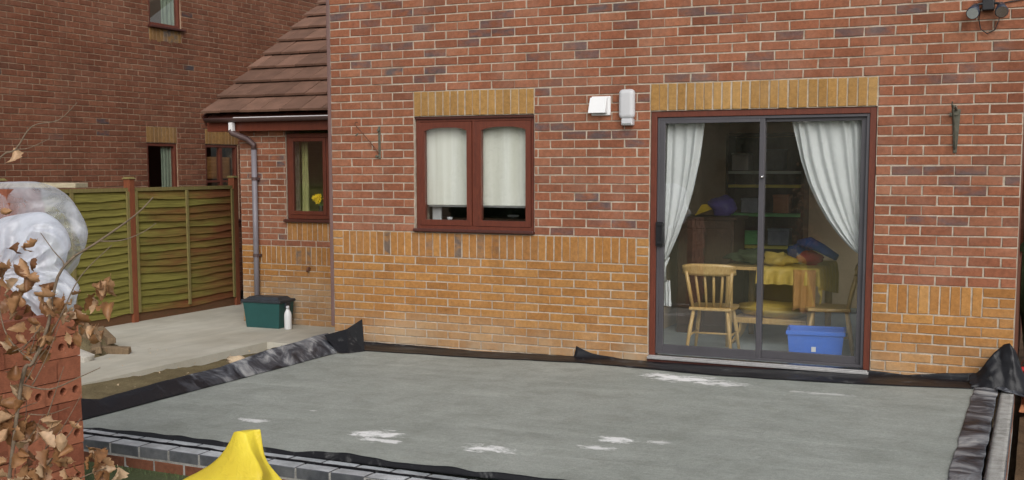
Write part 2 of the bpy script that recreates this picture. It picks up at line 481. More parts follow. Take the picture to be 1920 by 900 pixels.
def fence_mat(name, slat=True):
    t = NT(name)
    p = t.pos()
    sx = t.new('ShaderNodeSeparateXYZ')
    t.link(p, sx.inputs[0])
    n = t.noise(t.scaled(p, (3, 1.1, 5)), 1.0, 5, 0.65)
    g = t.noise(t.scaled(p, (20, 2.2, 60)), 1.0, 5, 0.6)
    oi = t.new('ShaderNodeObjectInfo').outputs['Random']
    # algae has spread from the open end of the fence, the stain survives next to the house
    a = t.math('MULTIPLY', t.math('SUBTRACT', 3.25, sx.outputs['Y']), 0.55)
    a = t.math('ADD', a, t.math('MULTIPLY', t.math('SUBTRACT', n, 0.5), 2.6))
    a = t.math('ADD', a, t.math('MULTIPLY', t.math('SUBTRACT', oi, 0.5), 0.7))
    a = t.math('ADD', a, 0.35, True)
    c = t.mix(a, (0.165, 0.060, 0.024), (0.172, 0.153, 0.036))
    c = t.mix(1.0, c, t.ramp(g, [(0.25, grey(0.5)), (0.75, grey(1.35))]), 'MULTIPLY')
    t.base(c)
    t.set(Roughness=0.85, Specular_IOR_Level=0.2)
    t.bump(g, 0.4, 0.004)
    return t.m
M['slat'] = fence_mat('weathered_slat')
M['fence_post'] = wood_mat('stained_post', (0.215, 0.062, 0.024), (0.14, 0.042, 0.018), 0.8)
M['fence_rail'] = wood_mat('mossy_rail', (0.20, 0.17, 0.055), (0.14, 0.10, 0.04), 0.9)
M['gravel_board'] = wood_mat('wet_board', (0.13, 0.055, 0.025), (0.09, 0.05, 0.02), 0.9, (9, 1.2, 9))

def leaf_mat():
    t = NT('dead_beech_leaf')
    oi = t.new('ShaderNodeObjectInfo').outputs['Random']
    n = t.noise(t.pos(), 60, 4)
    c = t.ramp(oi, [(0.0, (0.17, 0.072, 0.028)), (0.3, (0.31, 0.150, 0.062)), (0.7, (0.46, 0.265, 0.135)), (1.0, (0.60, 0.43, 0.28))])
    c = t.mix(1.0, c, t.ramp(n, [(0.25, grey(0.72)), (0.75, grey(1.2))]), 'MULTIPLY')
    t.base(c)
    t.set(Roughness=0.5, Specular_IOR_Level=0.45)
    tl = t.new('ShaderNodeBsdfTranslucent')
    t.link(c, tl.inputs['Color'])
    mx = t.new('ShaderNodeMixShader')
    mx.inputs[0].default_value = 0.25
    t.link(t.b.outputs[0], mx.inputs[1])
    t.link(tl.outputs[0], mx.inputs[2])
    t.link(mx.outputs[0], t.out.inputs['Surface'])
    t.bump(n, 0.3, 0.003)
    return t.m
M['beech_leaf'] = leaf_mat()

def tarp_mat():
    t = NT('yellow_sheeting')
    n = t.noise(t.pos(), 14, 5, 0.6, 0.8)
    n2 = t.noise(t.pos(), 5, 3)
    t.base(t.ramp(n2, [(0.3, (0.74, 0.56, 0.045)), (0.7, (0.88, 0.71, 0.06))]))
    t.set(Roughness=0.42, Specular_IOR_Level=0.4)
    tl = t.new('ShaderNodeBsdfTranslucent')
    tl.inputs['Color'].default_value = (0.85, 0.66, 0.05, 1)
    mx = t.new('ShaderNodeMixShader')
    mx.inputs[0].default_value = 0.22
    t.link(t.b.outputs[0], mx.inputs[1])
    t.link(tl.outputs[0], mx.inputs[2])
    t.link(mx.outputs[0], t.out.inputs['Surface'])
    cr = t.noise(t.pos(), 22, 3, 0.5, 1.5)
    cr = t.math('POWER', t.math('SUBTRACT', 1.0, t.math('ABSOLUTE', t.math('MULTIPLY', t.math('SUBTRACT', cr, 0.5), 6.0)), True), 2.0)
    t.bump(t.math('ADD', n, t.math('MULTIPLY', cr, .45)), 0.32, 0.010)
    return t.m
M['tarp'] = tarp_mat()

# ------------------------------------------------------------------ object helpers
def tag(o, label=None, cat=None, group=None, kind=None):
    if label: o['label'] = label
    if cat: o['category'] = cat
    if group: o['group'] = group
    if kind: o['kind'] = kind
    return o

def empty(name, loc=(0, 0, 0), rz=0.0):
    o = bpy.data.objects.new(name, None)
    o.location = loc
    o.rotation_euler = (0, 0, rz)
    o.empty_display_size = 0.1
    COL.objects.link(o)
    return o

class MB:
    def __init__(self):
        self.v, self.f, self.mi, self.tone = [], [], [], []
    def add(self, vs, fs, mi=0, tone=None):
        b = len(self.v)
        self.v += [tuple(p) for p in vs]
        self.f += [tuple(b + i for i in q) for q in fs]
        self.mi += [mi] * len(fs)
        if tone is not None:
            self.tone += [tone] * len(vs)
        return self
    def box(self, x0, x1, y0, y1, z0, z1, mi=0):
        vs = [(x0, y0, z0), (x1, y0, z0), (x1, y1, z0), (x0, y1, z0), (x0, y0, z1), (x1, y0, z1), (x1, y1, z1), (x0, y1, z1)]
        fs = [(0, 3, 2, 1), (4, 5, 6, 7), (0, 1, 5, 4), (1, 2, 6, 5), (2, 3, 7, 6), (3, 0, 4, 7)]
        return self.add(vs, fs, mi)
    def obox(self, c, ax, ay, az, mi=0):
        """oriented box: centre and three half-axis vectors"""
        c, ax, ay, az = Vector(c), Vector(ax), Vector(ay), Vector(az)
        vs = [c + sx * ax + sy * ay + sz * az for sz in (-1, 1) for (sx, sy) in ((-1, -1), (1, -1), (1, 1), (-1, 1))]
        fs = [(0, 3, 2, 1), (4, 5, 6, 7), (0, 1, 5, 4), (1, 2, 6, 5), (2, 3, 7, 6), (3, 0, 4, 7)]
        return self.add(vs, fs, mi)
    def tube(self, pts, rad, n=8, mi=0, cap=True):
        pts = [Vector(p) for p in pts]
        if not isinstance(rad, (list, tuple)):
            rad = [rad] * len(pts)
        rings, vs = [], []
        up = Vector((0, 0, 1))
        for i, p in enumerate(pts):
            d = (pts[min(i + 1, len(pts) - 1)] - pts[max(i - 1, 0)]).normalized()
            a = d.cross(up)
            if a.length < 0.05:
                a = d.cross(Vector((1, 0, 0)))
            a.normalize()
            b = d.cross(a)
            for k in range(n):
                t = 2 * math.pi * k / n
                vs.append(p + rad[i] * (math.cos(t) * a + math.sin(t) * b))
        fs = []
        for i in range(len(pts) - 1):
            for k in range(n):
                k2 = (k + 1) % n
                fs.append((i * n + k, i * n + k2, (i + 1) * n + k2, (i + 1) * n + k))
        if cap:
            fs.append(tuple(range(n - 1, -1, -1)))
            fs.append(tuple((len(pts) - 1) * n + k for k in range(n)))
        return self.add(vs, fs, mi)
    def lathe(self, prof, c=(0, 0, 0), n=20, mi=0):
        vs = []
        for r, z in prof:
            for k in range(n):
                t = 2 * math.pi * k / n
                vs.append((c[0] + r * math.cos(t), c[1] + r * math.sin(t), c[2] + z))
        fs = []
        for i in range(len(prof) - 1):
            for k in range(n):
                k2 = (k + 1) % n
                fs.append((i * n + k, i * n + k2, (i + 1) * n + k2, (i + 1) * n + k))
        fs.append(tuple(range(n - 1, -1, -1)))
        fs.append(tuple((len(prof) - 1) * n + k for k in range(n)))
        return self.add(vs, fs, mi)
    def grid(self, fn, nu, nv, mi=0, wrap=False):
        vs = [fn(i / nu, j / nv) for j in range(nv + 1) for i in range(nu + (0 if wrap else 1))]
        w = nu if wrap else nu + 1
        fs = []
        for j in range(nv):
            for i in range(nu):
                i2 = (i + 1) % w
                fs.append((j * w + i, j * w + i2, (j + 1) * w + i2, (j + 1) * w + i))
        return self.add(vs, fs, mi)
    def mesh(self, name, mats, smooth=False):
        me = bpy.data.meshes.new(name)
        me.from_pydata(self.v, [], self.f)
        for m in mats:
            me.materials.append(m)
        if len(mats) > 1:
            me.polygons.foreach_set('material_index', self.mi)
        if smooth:
            me.polygons.foreach_set('use_smooth', [True] * len(self.f))
        if self.tone:
            ca = me.color_attributes.new('tone', 'FLOAT_COLOR', 'POINT')
            ca.data.foreach_set('color', [x for t in self.tone for x in (t[0], t[1], t[2], 1.0)])
        me.update()
        return me
    def build(self, name, mat, parent=None, smooth=False, bevel=0.0, thick=0.0, loc=None, seg=2, sub=0):
        mats = mat if isinstance(mat, list) else [mat]
        o = bpy.data.objects.new(name, self.mesh(name, mats, smooth))
        COL.objects.link(o)
        if parent: o.parent = parent
        if loc is not None: o.location = loc
        if thick:
            md = o.modifiers.new('solid', 'SOLIDIFY')
            md.thickness = thick
            md.offset = 0
        if bevel:
            md = o.modifiers.new('bevel', 'BEVEL')
            md.width = bevel
            md.segments = seg
            md.limit_method = 'ANGLE'
        if sub:
            md = o.modifiers.new('sub', 'SUBSURF')
            md.levels = sub
            md.render_levels = sub
        return o

def inst(name, me, parent=None, loc=(0, 0, 0), rot=(0, 0, 0), scale=(1, 1, 1)):
    o = bpy.data.objects.new(name, me)
    COL.objects.link(o)
    o.parent = parent
    o.location, o.rotation_euler, o.scale = loc, rot, scale
    return o

def nz(x, y=0.0, z=0.0):
    return mnoise.noise(Vector((x, y, z)))

C = 0.075           # one course
H = 2.096           # soffit of window and patio door
SLAB_A, SLAB_B = -0.05, 0.0135
def SZ(x):          # the slab was laid to a slight fall
    return SLAB_A + SLAB_B * x

# ------------------------------------------------------------------ ground
GP = -0.30          # side patio
GL = -0.142         # lawn
def sheet(name, x0, x1, y0, y1, z, mat, nx=1, ny=1, amp=0.0, sc=3.0):
    m = MB()
    m.grid(lambda u, v: (x0 + (x1 - x0) * u, y0 + (y1 - y0) * v, z + (amp * nz((x0 + (x1 - x0) * u) * sc, (y0 + (y1 - y0) * v) * sc, 1.7) if amp else 0)), nx, ny)
    return tag(m.build(name, mat, smooth=True), kind='structure')
sheet('ground', -150, 150, -150, 150, -0.52, M['soil_dark'])
sheet('lawn', -12, 20, -30, -3.95, GL, M['lawn'], 90, 80, 0.02, 1.6)
pm = MB()
pm.box(-4.45, -1.66, -1.75, 2.40, -0.45, GP)
pm.box(-4.45, -3.02, 2.40, 9.5, -0.45, GP)
pm.box(-1.66, -0.02, 1.12, 2.40, -0.45, GP)
tag(pm.build('patio', M['patio']), kind='structure')
def soil_fn(u, v):
    x = -1.655 + 2.1 * u
    y = -4.0 + 5.1 * v
    z = -0.335 + 0.03 * nz(x * 2.2, y * 2.2, 0.3) + 0.018 * nz(x * 9, y * 9, 0.8)
    if u < 0.10 and y > -.5: z -= 0.06 * min(1, (y + .5) * 2)
    z += 0.10 * min(1, max(0, (u - 0.2) / 0.5)) + 0.10 * max(0, (0.5 - v) * 1.2)
    return (x, y, z)
m = MB(); m.grid(soil_fn, 40, 90)
tag(m.build('soil', M['soil'], smooth=True), kind='structure')
m = MB(); m.grid(lambda u, v: (-4.4 + 4.0 * u, -4.6 + 2.95 * v, -0.335 + 0.04 * nz(u * 9, v * 7, 5.1) + 0.015 * nz(u * 40, v * 30)), 50, 40)
tag(m.build('soil', M['soil'], smooth=True), kind='structure')
m = MB(); m.grid(lambda u, v: (6.02 + 5.0 * u, -5.0 + 9 * v, -0.30 + 0.06 * nz(u * 14, v * 24, 2.0) + 0.03 * nz(u * 60, v * 90)), 50, 100)
tag(m.build('soil', M['soil_dark'], smooth=True), kind='structure')
gm = MB()
for i in range(15000):
    x = rnd.uniform(-0.8, 3.3); y = rnd.uniform(-6.6, -4.02)
    if nz(x * 2.5, y * 2.5, 9) < -0.28: continue
    a = rnd.uniform(0, 6.28); h = rnd.uniform(0.014, 0.042); w = rnd.uniform(0.0015, 0.003)
    lx, ly = rnd.uniform(-.02, .02), rnd.uniform(-.02, .02)
    gm.add([(x - w * math.cos(a), y - w * math.sin(a), GL - .012), (x + w * math.cos(a), y + w * math.sin(a), GL - .012), (x + lx, y + ly, GL + h)], [(0, 1, 2)])
tag(gm.build('grass', M['grass']), 'short worn grass in front of the dwarf wall', 'grass', kind='stuff')

# concrete slab
SX0, SX1, SY0, SY1 = 0.33, 5.735, -3.745, -0.02
m = MB()
m.grid(lambda u, v: (SX0 + (SX1 - SX0) * u, SY0 + (SY1 - SY0) * v, SZ(SX0 + (SX1 - SX0) * u) + 0.004 * nz(u * 9, v * 7, 3)), 60, 44)
nv = len(m.v)
m.box(SX0, SX1, SY0, SY1, -0.3, -0.075)
tag(m.build('concrete_slab', M['slab'], smooth=False), kind='structure')

# ------------------------------------------------------------------ brickwork
def brick_geo(O, A, N, a0, a1, z0, z1, depth=0.03, j=0.0021, ch=0.0035, proud=0.0):
    """one brick in a wall: front, chamfer and side faces, slightly irregular"""
    Z = Vector((0, 0, 1))
    c = [(a0, z0), (a1, z0), (a1, z1), (a0, z1)]
    sgn = [(1, 1), (-1, 1), (-1, -1), (1, -1)]
    fr, mid, bk = [], [], []
    for (a, z), (sa, sz) in zip(c, sgn):
        a += rnd.uniform(-j, j); z += rnd.uniform(-j, j)
        p = rnd.uniform(-j, j) + proud
        fr.append(O + A * (a + sa * ch) + Z * (z + sz * ch) + N * p)
        mid.append(O + A * a + Z * z + N * (p - ch * 0.9))
        bk.append(O + A * a + Z * z - N * depth)
    vs = fr + mid + bk
    fs = [(0, 1, 2, 3)]
    for r in (0, 4):
        for k in range(4):
            k2 = (k + 1) % 4
            fs.append((r + k, r + 4 + k, r + 4 + k2, r + k2))
    if (fr[1] - fr[0]).cross(fr[2] - fr[0]).dot(N) < 0:
        fs = [tuple(reversed(q)) for q in fs]
    return vs, fs

def lay_bricks(entries, mats, parent_for, stuff_parent, n_single, key, stuff_name='brickwork'):
    """entries: (vs, fs, mat_index, tone, name, centre, parent_key). The n_single with the smallest key become objects of their own."""
    entries.sort(key=lambda e: key(e))
    sm = MB()
    cnt = {}
    for e in entries:
        vs, fs, mi, tone, nm, c, pk = e
        lim = n_single.get(nm, 0)
        k = cnt.get(nm, 0)
        if k < lim and key(e) < 1e8:
            cnt[nm] = k + 1
            b = MB(); b.add([v - c for v in vs], fs, 0, tone)
            b.build(nm, mats[mi], parent_for[pk], loc=c)
        else:
            sm.add(vs, fs, mi, tone)
    if sm.v:
        tag(sm.build(stuff_name, mats, stuff_parent), kind='stuff')

def tone(blue=None, p=0.10, lo=0.1, hi=0.95):
    if blue is None:
        blue = rnd.choice((0.5, 0.8, 1.0)) if rnd.random() < p else 0.0
    r = min(1, max(0, rnd.gauss(0.47, 0.18)))
    return (lo + (hi - lo) * r, blue, rnd.random())

house = tag(empty('brick_house', (0, 0, 0)), 'red and buff brick house with patio door, facing the new slab', 'house')
Y = Vector((0, 1, 0)); X = Vector((1, 0, 0))
J = 0.0108
DARK = [(652, 12), (692, 9), (732, 6), (760, 20), (797, 19), (634, 29), (790, 51), (897, 59), (714, 86), (754, 84), (654, 104), (675, 119), (816, 97), (815, 129), (792, 146), (875, 76),
        (1127, 10), (1176, 7), (947, 24), (925, 41), (941, 55), (1182, 39), (1012, 100), (1104, 97), (1017, 170), (1030, 151), (1015, 237), (1055, 236), (1071, 251), (1120, 252), (1172, 250), (1195, 267),
        (1100, 369), (1122, 387), (1170, 419), (1297, 17), (1349, 14), (1375, 31), (1597, 55), (1639, 55), (1267, 141), (1317, 141), (1429, 100), (1485, 60), (1400, 122), (1707, 10), (1910, 75),
        (1825, 122), (1877, 122), (1742, 145), (1810, 139), (1700, 320), (1760, 317), (1817, 321), (1790, 341), (1820, 360), (1717, 409), (1785, 415), (1897, 342), (1115, 444), (1055, 436)]
def wall_point(u, v):       # photograph measurement -> distance along the rear wall and height
    f = 2108.76
    d = cam.rotation_euler.to_matrix() @ Vector(((u - 960) / f, -(v - 520) / f, -1))
    t = -cam.location.y / d.y
    q = cam.location + d * t
    return q.x, q.z
DARKP = [wall_point(u, v) for u, v in DARK]

entries = []
def put(O, A, N, a0, a1, z0, z1, mi, nm, pk, tn=None, **kw):
    wz = .0022 * nz((a0 + a1) * .45, z0 * 3.1, 4.4)
    s0, s1 = rnd.uniform(-.0028, .0028), rnd.uniform(-.0028, .0028)
    vs, fs = brick_geo(O, A, N, a0 + J / 2 + s0, a1 - J / 2 + s1, z0 + J / 2 + wz, z1 - J / 2 + wz, **kw)
    c = O + A * ((a0 + a1) / 2) + Vector((0, 0, (z0 + z1) / 2))
    entries.append((vs, fs, mi, tn or tone(), nm, c, pk))

def course(O, A, N, a0, a1, z0, parity, spans, mi, pk, cuts=(), darks=None, p=0.008):
    """one stretcher course between a0 and a1, cut by openings (spans)"""
    edges = [a0]
    x = a0 + (0.225 if parity == 0 else 0.1125)
    while x < a1 - 0.03:
        edges.append(x); x += 0.225
    edges.append(a1)
    for s in spans: edges += [s[0], s[1]]
    edges = sorted(set(round(e, 4) for e in edges))
    for e0, e1 in zip(edges, edges[1:]):
        mid = (e0 + e1) / 2
        if any(s[0] < mid < s[1] for s in spans) or e1 - e0 < 0.025: continue
        t = None
        if darks is not None:
            zc = z0 + C / 2
            hit = any(e0 <= dx <= e1 and abs(dz - zc) < C / 2 for dx, dz in darks)
            t = tone(rnd.uniform(0.55, 0.95), hi=0.5) if hit else tone(p=p)
        put(O, A, N, e0, e1, z0, z0 + C, mi, 'brick', pk, t or tone(p=p))

O0 = Vector((0, 0, 0)); N0 = Vector((0, -1, 0))
WL, WIN0, WIN1, DR0, DR1, WR = 0.0, 0.9, 2.1, 3.15, 4.95, 5.9625
for j in range(-32, 30):
    z0 = H + j * C
    par = j % 2
    if j >= 3:
        course(O0, X, N0, WL, WR, z0, par, [], 0, 'main', darks=DARKP)
    elif j >= 0:
        course(O0, X, N0, WL, WR, z0, par, [(WIN0, WIN1), (DR0, DR1)], 0, 'main', darks=DARKP)
    elif j >= -14:
        course(O0, X, N0, WL, WR, z0, par, [(WIN0, WIN1), (DR0, DR1)], 0, 'main', darks=DARKP)
    elif j >= -17:                                   # soldier band: ends of three headers
        for a0, a1 in ((0, .1125), (DR0 - .1125, DR0)):
            put(O0, X, N0, a0, a1, z0, z0 + C, 1, 'brick', 'main', tone(0.0))
        if j >= -18:
            course(O0, X, N0, WL, WR, z0, par, [(-1, DR1)], 0, 'main', darks=DARKP)
    elif j == -18:
        course(O0, X, N0, WL, WR, z0, par, [(DR0, 9)], 1, 'main', p=0.0)
        course(O0, X, N0, WL, WR, z0, par, [(-1, DR1)], 0, 'main')
    elif j >= -21:
        course(O0, X, N0, WL, WR, z0, par, [(DR0, 9)], 1, 'main', p=0.0)
        put(O0, X, N0, DR1, DR1 + .1125, z0, z0 + C, 1, 'brick', 'main', tone(0.0))
        if j == -20:
            put(O0, X, N0, WR - .225, WR - .1125, z0, z0 + C, 1, 'brick', 'main', tone(0.0))
            put(O0, X, N0, WR - .1125, WR, z0, z0 + C, 1, 'brick', 'main', tone(0.0))
        else:
            put(O0, X, N0, WR - .225, WR, z0, z0 + C, 1, 'brick', 'main', tone(0.0))
    else:
        course(O0, X, N0, WL, WR, z0, par, [(DR0, DR1)], 1, 'main', p=0.0)
for k in range(16):
    put(O0, X, N0, WIN0 + k * C, WIN0 + (k + 1) * C, H, H + 3 * C, 2, 'soldier_brick', 'main', tone(0.0), proud=0.001)
for k in range(24):
    put(O0, X, N0, DR0 + k * C, DR0 + (k + 1) * C, H, H + 3 * C, 2, 'soldier_brick', 'main', tone(0.0), proud=0.001)
for k in range(39):
    put(O0, X, N0, .1125 + k * C, .1125 + (k + 1) * C, H - 17 * C, H - 14 * C, 1, 'soldier_brick', 'main', tone(0.95 if k in (6, 16) else 0.6 if k in (12, 19, 21) else 0.0, hi=0.8))
for k in range(9):
    put(O0, X, N0, DR1 + .1125 + k * C, DR1 + .1125 + (k + 1) * C, H - 21 * C, H - 18 * C, 1, 'soldier_brick', 'main', tone(0.0))

# wing wall set back to the side
WY = 2.40
OW = Vector((0, WY, 0))
WX0, WWIN0, WWIN1 = -3.0, -2.30, -1.10
for j in range(-32, 3):
    z0 = H + j * C
    par = (j + 1) % 2
    sp = [(WWIN0, WWIN1)] if j >= -15 else []
    if j >= -15:
        course(OW, X, N0, WX0, -0.05, z0, par, sp, 0, 'wing', p=0.07)
    elif j >= -18:
        course(OW, X, N0, WX0, -0.05, z0, par, [(WWIN0, WWIN1)], 0, 'wing', p=0.07)
    elif j == -19:
        course(OW, X, N0, WX0, -0.05, z0, par, [], 0, 'wing')
    elif j >= -22:
        put(OW, X, N0, WX0, WX0 + .225, z0, z0 + C, 1, 'brick', 'wing', tone(0.0))
    else:
        course(OW, X, N0, WX0, -0.05, z0, par, [], 1, 'wing', p=0.03)
for k in range(16):
    put(OW, X, N0, WWIN0 + k * C, WWIN0 + (k + 1) * C, H - 18 * C, H - 15 * C, 1, 'soldier_brick', 'wing', tone(0.0))
for k in range(36):
    put(OW, X, N0, WX0 + .225 + k * C, WX0 + .225 + (k + 1) * C, H - 22 * C, H - 19 * C, 1, 'soldier_brick', 'wing', tone(0.9 if k in (8, 10) else 0.0))

# mortar cores
FRONT = 0.0062
def core(parent, name, rects, yface, depth, mat):
    m = MB()
    for (x0, x1, z0, z1) in rects:
        m.box(x0, x1, yface + FRONT, yface + depth, z0, z1)
    return m.build(name, mat, parent)
ztop = H + 30 * C
zbot = H - 32 * C
wall_main = core(house, 'wall', [(0.002, WIN0, zbot, ztop), (WIN0, WIN1, H, ztop), (WIN0, WIN1, zbot, H - 14 * C), (WIN1, DR0, zbot, ztop), (DR0, DR1, H, ztop), (DR0, DR1, zbot, 0.02), (DR1, WR - .002, zbot, ztop)], 0, 0.28, M['mortar'])
# return wall towards the wing
m = MB(); m.box(0.0, .25, 0.281, 6.0, zbot, ztop); m.build('return_wall', M['brick_red'], house)
SW0, SW1, SWZ0, SWZ1 = 1.2, 3.4, .80, 2.05       # unseen side window added to light the dining room
m = MB()
xa, xb = WR - .26, WR - .003
m.box(xa, xb, .281, SW0, zbot, ztop); m.box(xa, xb, SW1, 6.0, zbot, ztop); m.box(xa, xb, SW0, SW1, zbot, SWZ0); m.box(xa, xb, SW0, SW1, SWZ1, ztop)
m.build('return_wall', M['brick_red'], house)
m = MB()
for ya, yb, za, zb_ in ((SW0, SW0 + .05, SWZ0, SWZ1), (SW1 - .05, SW1, SWZ0, SWZ1), (SW0 + .05, SW1 - .05, SWZ0, SWZ0 + .05), (SW0 + .05, SW1 - .05, SWZ1 - .05, SWZ1)):
    m.box(WR - .09, WR - .03, ya, yb, za, zb_)
added_window = m.build('window', M['mahogany'], house)
m = MB(); m.box(WR - .062, WR - .058, SW0 + .05, SW1 - .05, SWZ0 + .05, SWZ1 - .05); m.build('pane', M['glass'], added_window)
wall_wing = core(house, 'wing_wall', [(WX0 + .002, WWIN0, zbot, H + .2), (WWIN0, WWIN1, H, H + .2), (WWIN0, WWIN1, zbot, H - 15 * C), (WWIN1, -.001, zbot, H + .2)], WY, 0.28, M['mortar'])
m = MB(); m.box(WX0 + .003, WX0 + .28, WY + .281, 7.0, zbot, H + .2)
m.build('wing_side_wall', M['brick_red'], house)
camp = Vector(cam.location)
def house_key(e):
    c = e[5]
    if c.z > 3.0 or c.z < 0.0: return 1e9
    return (c - camp).length
lay_bricks(entries, [M['brick_red'], M['brick_buff'], M['brick_gold']], {'main': wall_main, 'wing': wall_wing}, house, {'brick': 300, 'soldier_brick': 140}, house_key)

# ------------------------------------------------------------------ joinery of the house
def frame_rect(m, x0, x1, z0, z1, w, y0, y1, wb=None, wt=None):
    wb = w if wb is None else wb; wt = w if wt is None else wt
    m.box(x0, x0 + w, y0, y1, z0, z1)
    m.box(x1 - w, x1, y0, y1, z0, z1)
    m.box(x0 + w, x1 - w, y0, y1, z1 - wt, z1)
    m.box(x0 + w, x1 - w, y0, y1, z0, z0 + wb)

# kitchen window
KZ0, KZ1 = H - 14 * C + 0.03, H - 0.002
m = MB(); frame_rect(m, WIN0 + .004, WIN1 - .004, KZ0, KZ1, 0.038, 0.032, 0.11, 0.035, 0.048)
mid = (WIN0 + WIN1) / 2 - .002
m.box(mid - .02, mid + .02, 0.034, 0.11, KZ0 + .035, KZ1 - .048)
kwin = m.build('window', M['mahogany'], house, bevel=0.004)
def sash(x0, x1, z0, z1, y0, y1, w, arch=True):
    """casement with a gently arched head to the glass"""
    m = MB()
    m.box(x0, x0 + w, y0, y1, z0, z1)
    m.box(x1 - w, x1, y0, y1, z0, z1)
    m.box(x0 + w, x1 - w, y0, y1, z0, z0 + w)
    n = 14
    a, b = x0 + w, x1 - w
    def zz(t): return z1 - w - 0.028 * (abs(2 * t - 1) ** 3.2)
    for k in range(n):
        t0, t1 = k / n, (k + 1) / n
        xa, xb = a + (b - a) * t0, a + (b - a) * t1
        za, zb = zz(t0), zz(t1)
        vs = [(xa, y0, za), (xb, y0, zb), (xb, y0, z1), (xa, y0, z1), (xa, y1, za), (xb, y1, zb), (xb, y1, z1), (xa, y1, z1)]
        m.add(vs, [(0, 1, 2, 3), (5, 4, 7, 6), (0, 4, 5, 1), (3, 2, 6, 7)])
    s = m.build('sash', M['mahogany'], None)
    return s
for (a, b) in ((WIN0 + .044, mid - .022), (mid + .022, WIN1 - .044)):
    s = sash(a, b, KZ0 + .037, KZ1 - .05, 0.026, 0.07, 0.05)
    s.parent = kwin
    g = MB(); g.box(a + .04, b - .04, 0.046, 0.050, KZ0 + .08, KZ1 - .085)
    g.build('pane', M['glass'], kwin)
m = MB(); m.obox(((WIN0 + WIN1) / 2, 0.012, KZ0 - .012), (0.604, 0, 0), (0, 0.048, -0.006), (0, 0.001, 0.015))
m.build('sill', M['mahogany_dark'], kwin, bevel=0.008)
m = MB(); m.box(WIN0 + .002, WIN1 - .002, 0.012, 0.05, KZ1 - .022, KZ1 - .002)
m.build('head_drip', M['mahogany_dark'], kwin, bevel=0.003)

m = MB(); m.grid(lambda u, v: (WIN0 + .06 + 1.08 * u, 0.128 + 0.004 * math.sin(u * 31) , 1.295 + 0.75 * v), 30, 6)
rb = empty('roller_blind', (1.5, 0.17, 1.29))
tag(rb, 'white fabric roller blind pulled down behind the twin-sash window', 'blind')
o = m.build('fabric', M['blind'], rb, smooth=True); o.location = (-1.5, -0.17, -1.29)
m = MB(); m.box(-.545, .545, -.008, .008, -.014, .012); m.build('bottom_bar', M['white_plastic'], rb, bevel=0.004)

# patio door
PD0, PD1 = DR0 + .004, DR1 - .004
m = MB()
m.box(PD0, PD0 + .05, 0.018, 0.11, 0.06, H - .003)
m.box(PD1 - .05, PD1, 0.018, 0.11, 0.06, H - .003)
m.box(PD0 + .05, PD1 - .05, 0.018, 0.11, H - .05, H - .003)
pdoor = m.build('patio_door', M['mahogany'], house, bevel=0.003)
a0, a1 = PD0 + .052, PD1 - .052
zb, zt = 0.075, H - .052
m = MB(); frame_rect(m, a0, a1, zb, zt, 0.022, 0.03, 0.10)
m.build('track_frame', M['alu'], pdoor, bevel=0.002)
mx = 4.07
m = MB(); frame_rect(m, a0 + .022, mx + .022, zb + .02, zt - .02, 0.042, 0.032, 0.058, 0.06, 0.03)
sp = m.build('sliding_panel', M['alu'], pdoor, bevel=0.003)
m = MB(); frame_rect(m, mx - .02, a1 - .022, zb + .02, zt - .02, 0.042, 0.064, 0.092, 0.06, 0.03)
fp = m.build('fixed_panel', M['alu'], pdoor, bevel=0.003)
m = MB(); m.box(a0 + .05, mx - .01, 0.043, 0.047, zb + .06, zt - .035); m.build('pane', M['glass_veiled'], sp)
m = MB(); m.box(mx + .01, a1 - .05, 0.076, 0.080, zb + .06, zt - .035); m.build('pane', M['glass_veiled'], fp)
m = MB(); m.box(a0 + .004, a0 + .066, -.010, 0.029, .985, 1.185); m.box(a0 + .056, a0 + .066, -.024, -.004, 1.0, 1.17)
m.box(a0 + .02, a0 + .066, -.022, -.005, 1.15, 1.17); m.box(a0 + .02, a0 + .066, -.022, -.005, 1.0, 1.018)
m.build('handle', M['black_plastic'], sp, bevel=0.003)
m = MB(); m.tube([(mx + .01, 0.03, 1.56), (mx + .01, 0.012, 1.56)], 0.013, 12); m.tube([(mx + .01, 0.012, 1.56), (mx + .01, -.002, 1.555)], [0.01, 0.008], 12)
m.build('lock_button', M['chrome'], sp, smooth=True)
m = MB(); m.box(PD0, PD1, -.045, 0.115, 0.035, 0.056); m.box(PD0 + .01, PD1 - .01, -.035, 0.0, 0.056, 0.066)
m.build('threshold', M['alu_light'], pdoor, bevel=0.004)
m = MB(); m.box(DR0 + .003, DR1 - .003, -.025, 0.10, 0.0, 0.034)
m.build('subsill', M['mahogany_dark'], pdoor, bevel=0.004)

# wing window
m = MB(); frame_rect(m, WWIN0 + .004, WWIN1 - .004, H - 15 * C + .04, H - .045, 0.05, WY + .02, WY + .10)
m.box(-1.72, -1.67, WY + .022, WY + .10, H - 15 * C + .09, H - .095)
wwin = m.build('window', M['mahogany'], house, bevel=0.004)
m = MB(); frame_rect(m, WWIN0 + .056, -1.722, H - 15 * C + .092, H - .097, 0.045, WY + .012, WY + .06)
m.build('sash', M['mahogany'], wwin, bevel=0.004)
m = MB(); m.box(WWIN0 + .09, -1.75, WY + .034, WY + .038, H - 15 * C + .12, H - .13); m.box(-1.665, WWIN1 - .06, WY + .034, WY + .038, H - 15 * C + .1, H - .1)
m.build('pane', M['glass'], wwin)
m = MB(); m.box(WWIN0 - .02, WWIN1 + .02, WY - .05, WY + .05, H - 15 * C + .002, H - 15 * C + .036)
m.build('sill', M['mahogany_dark'], wwin, bevel=0.006)

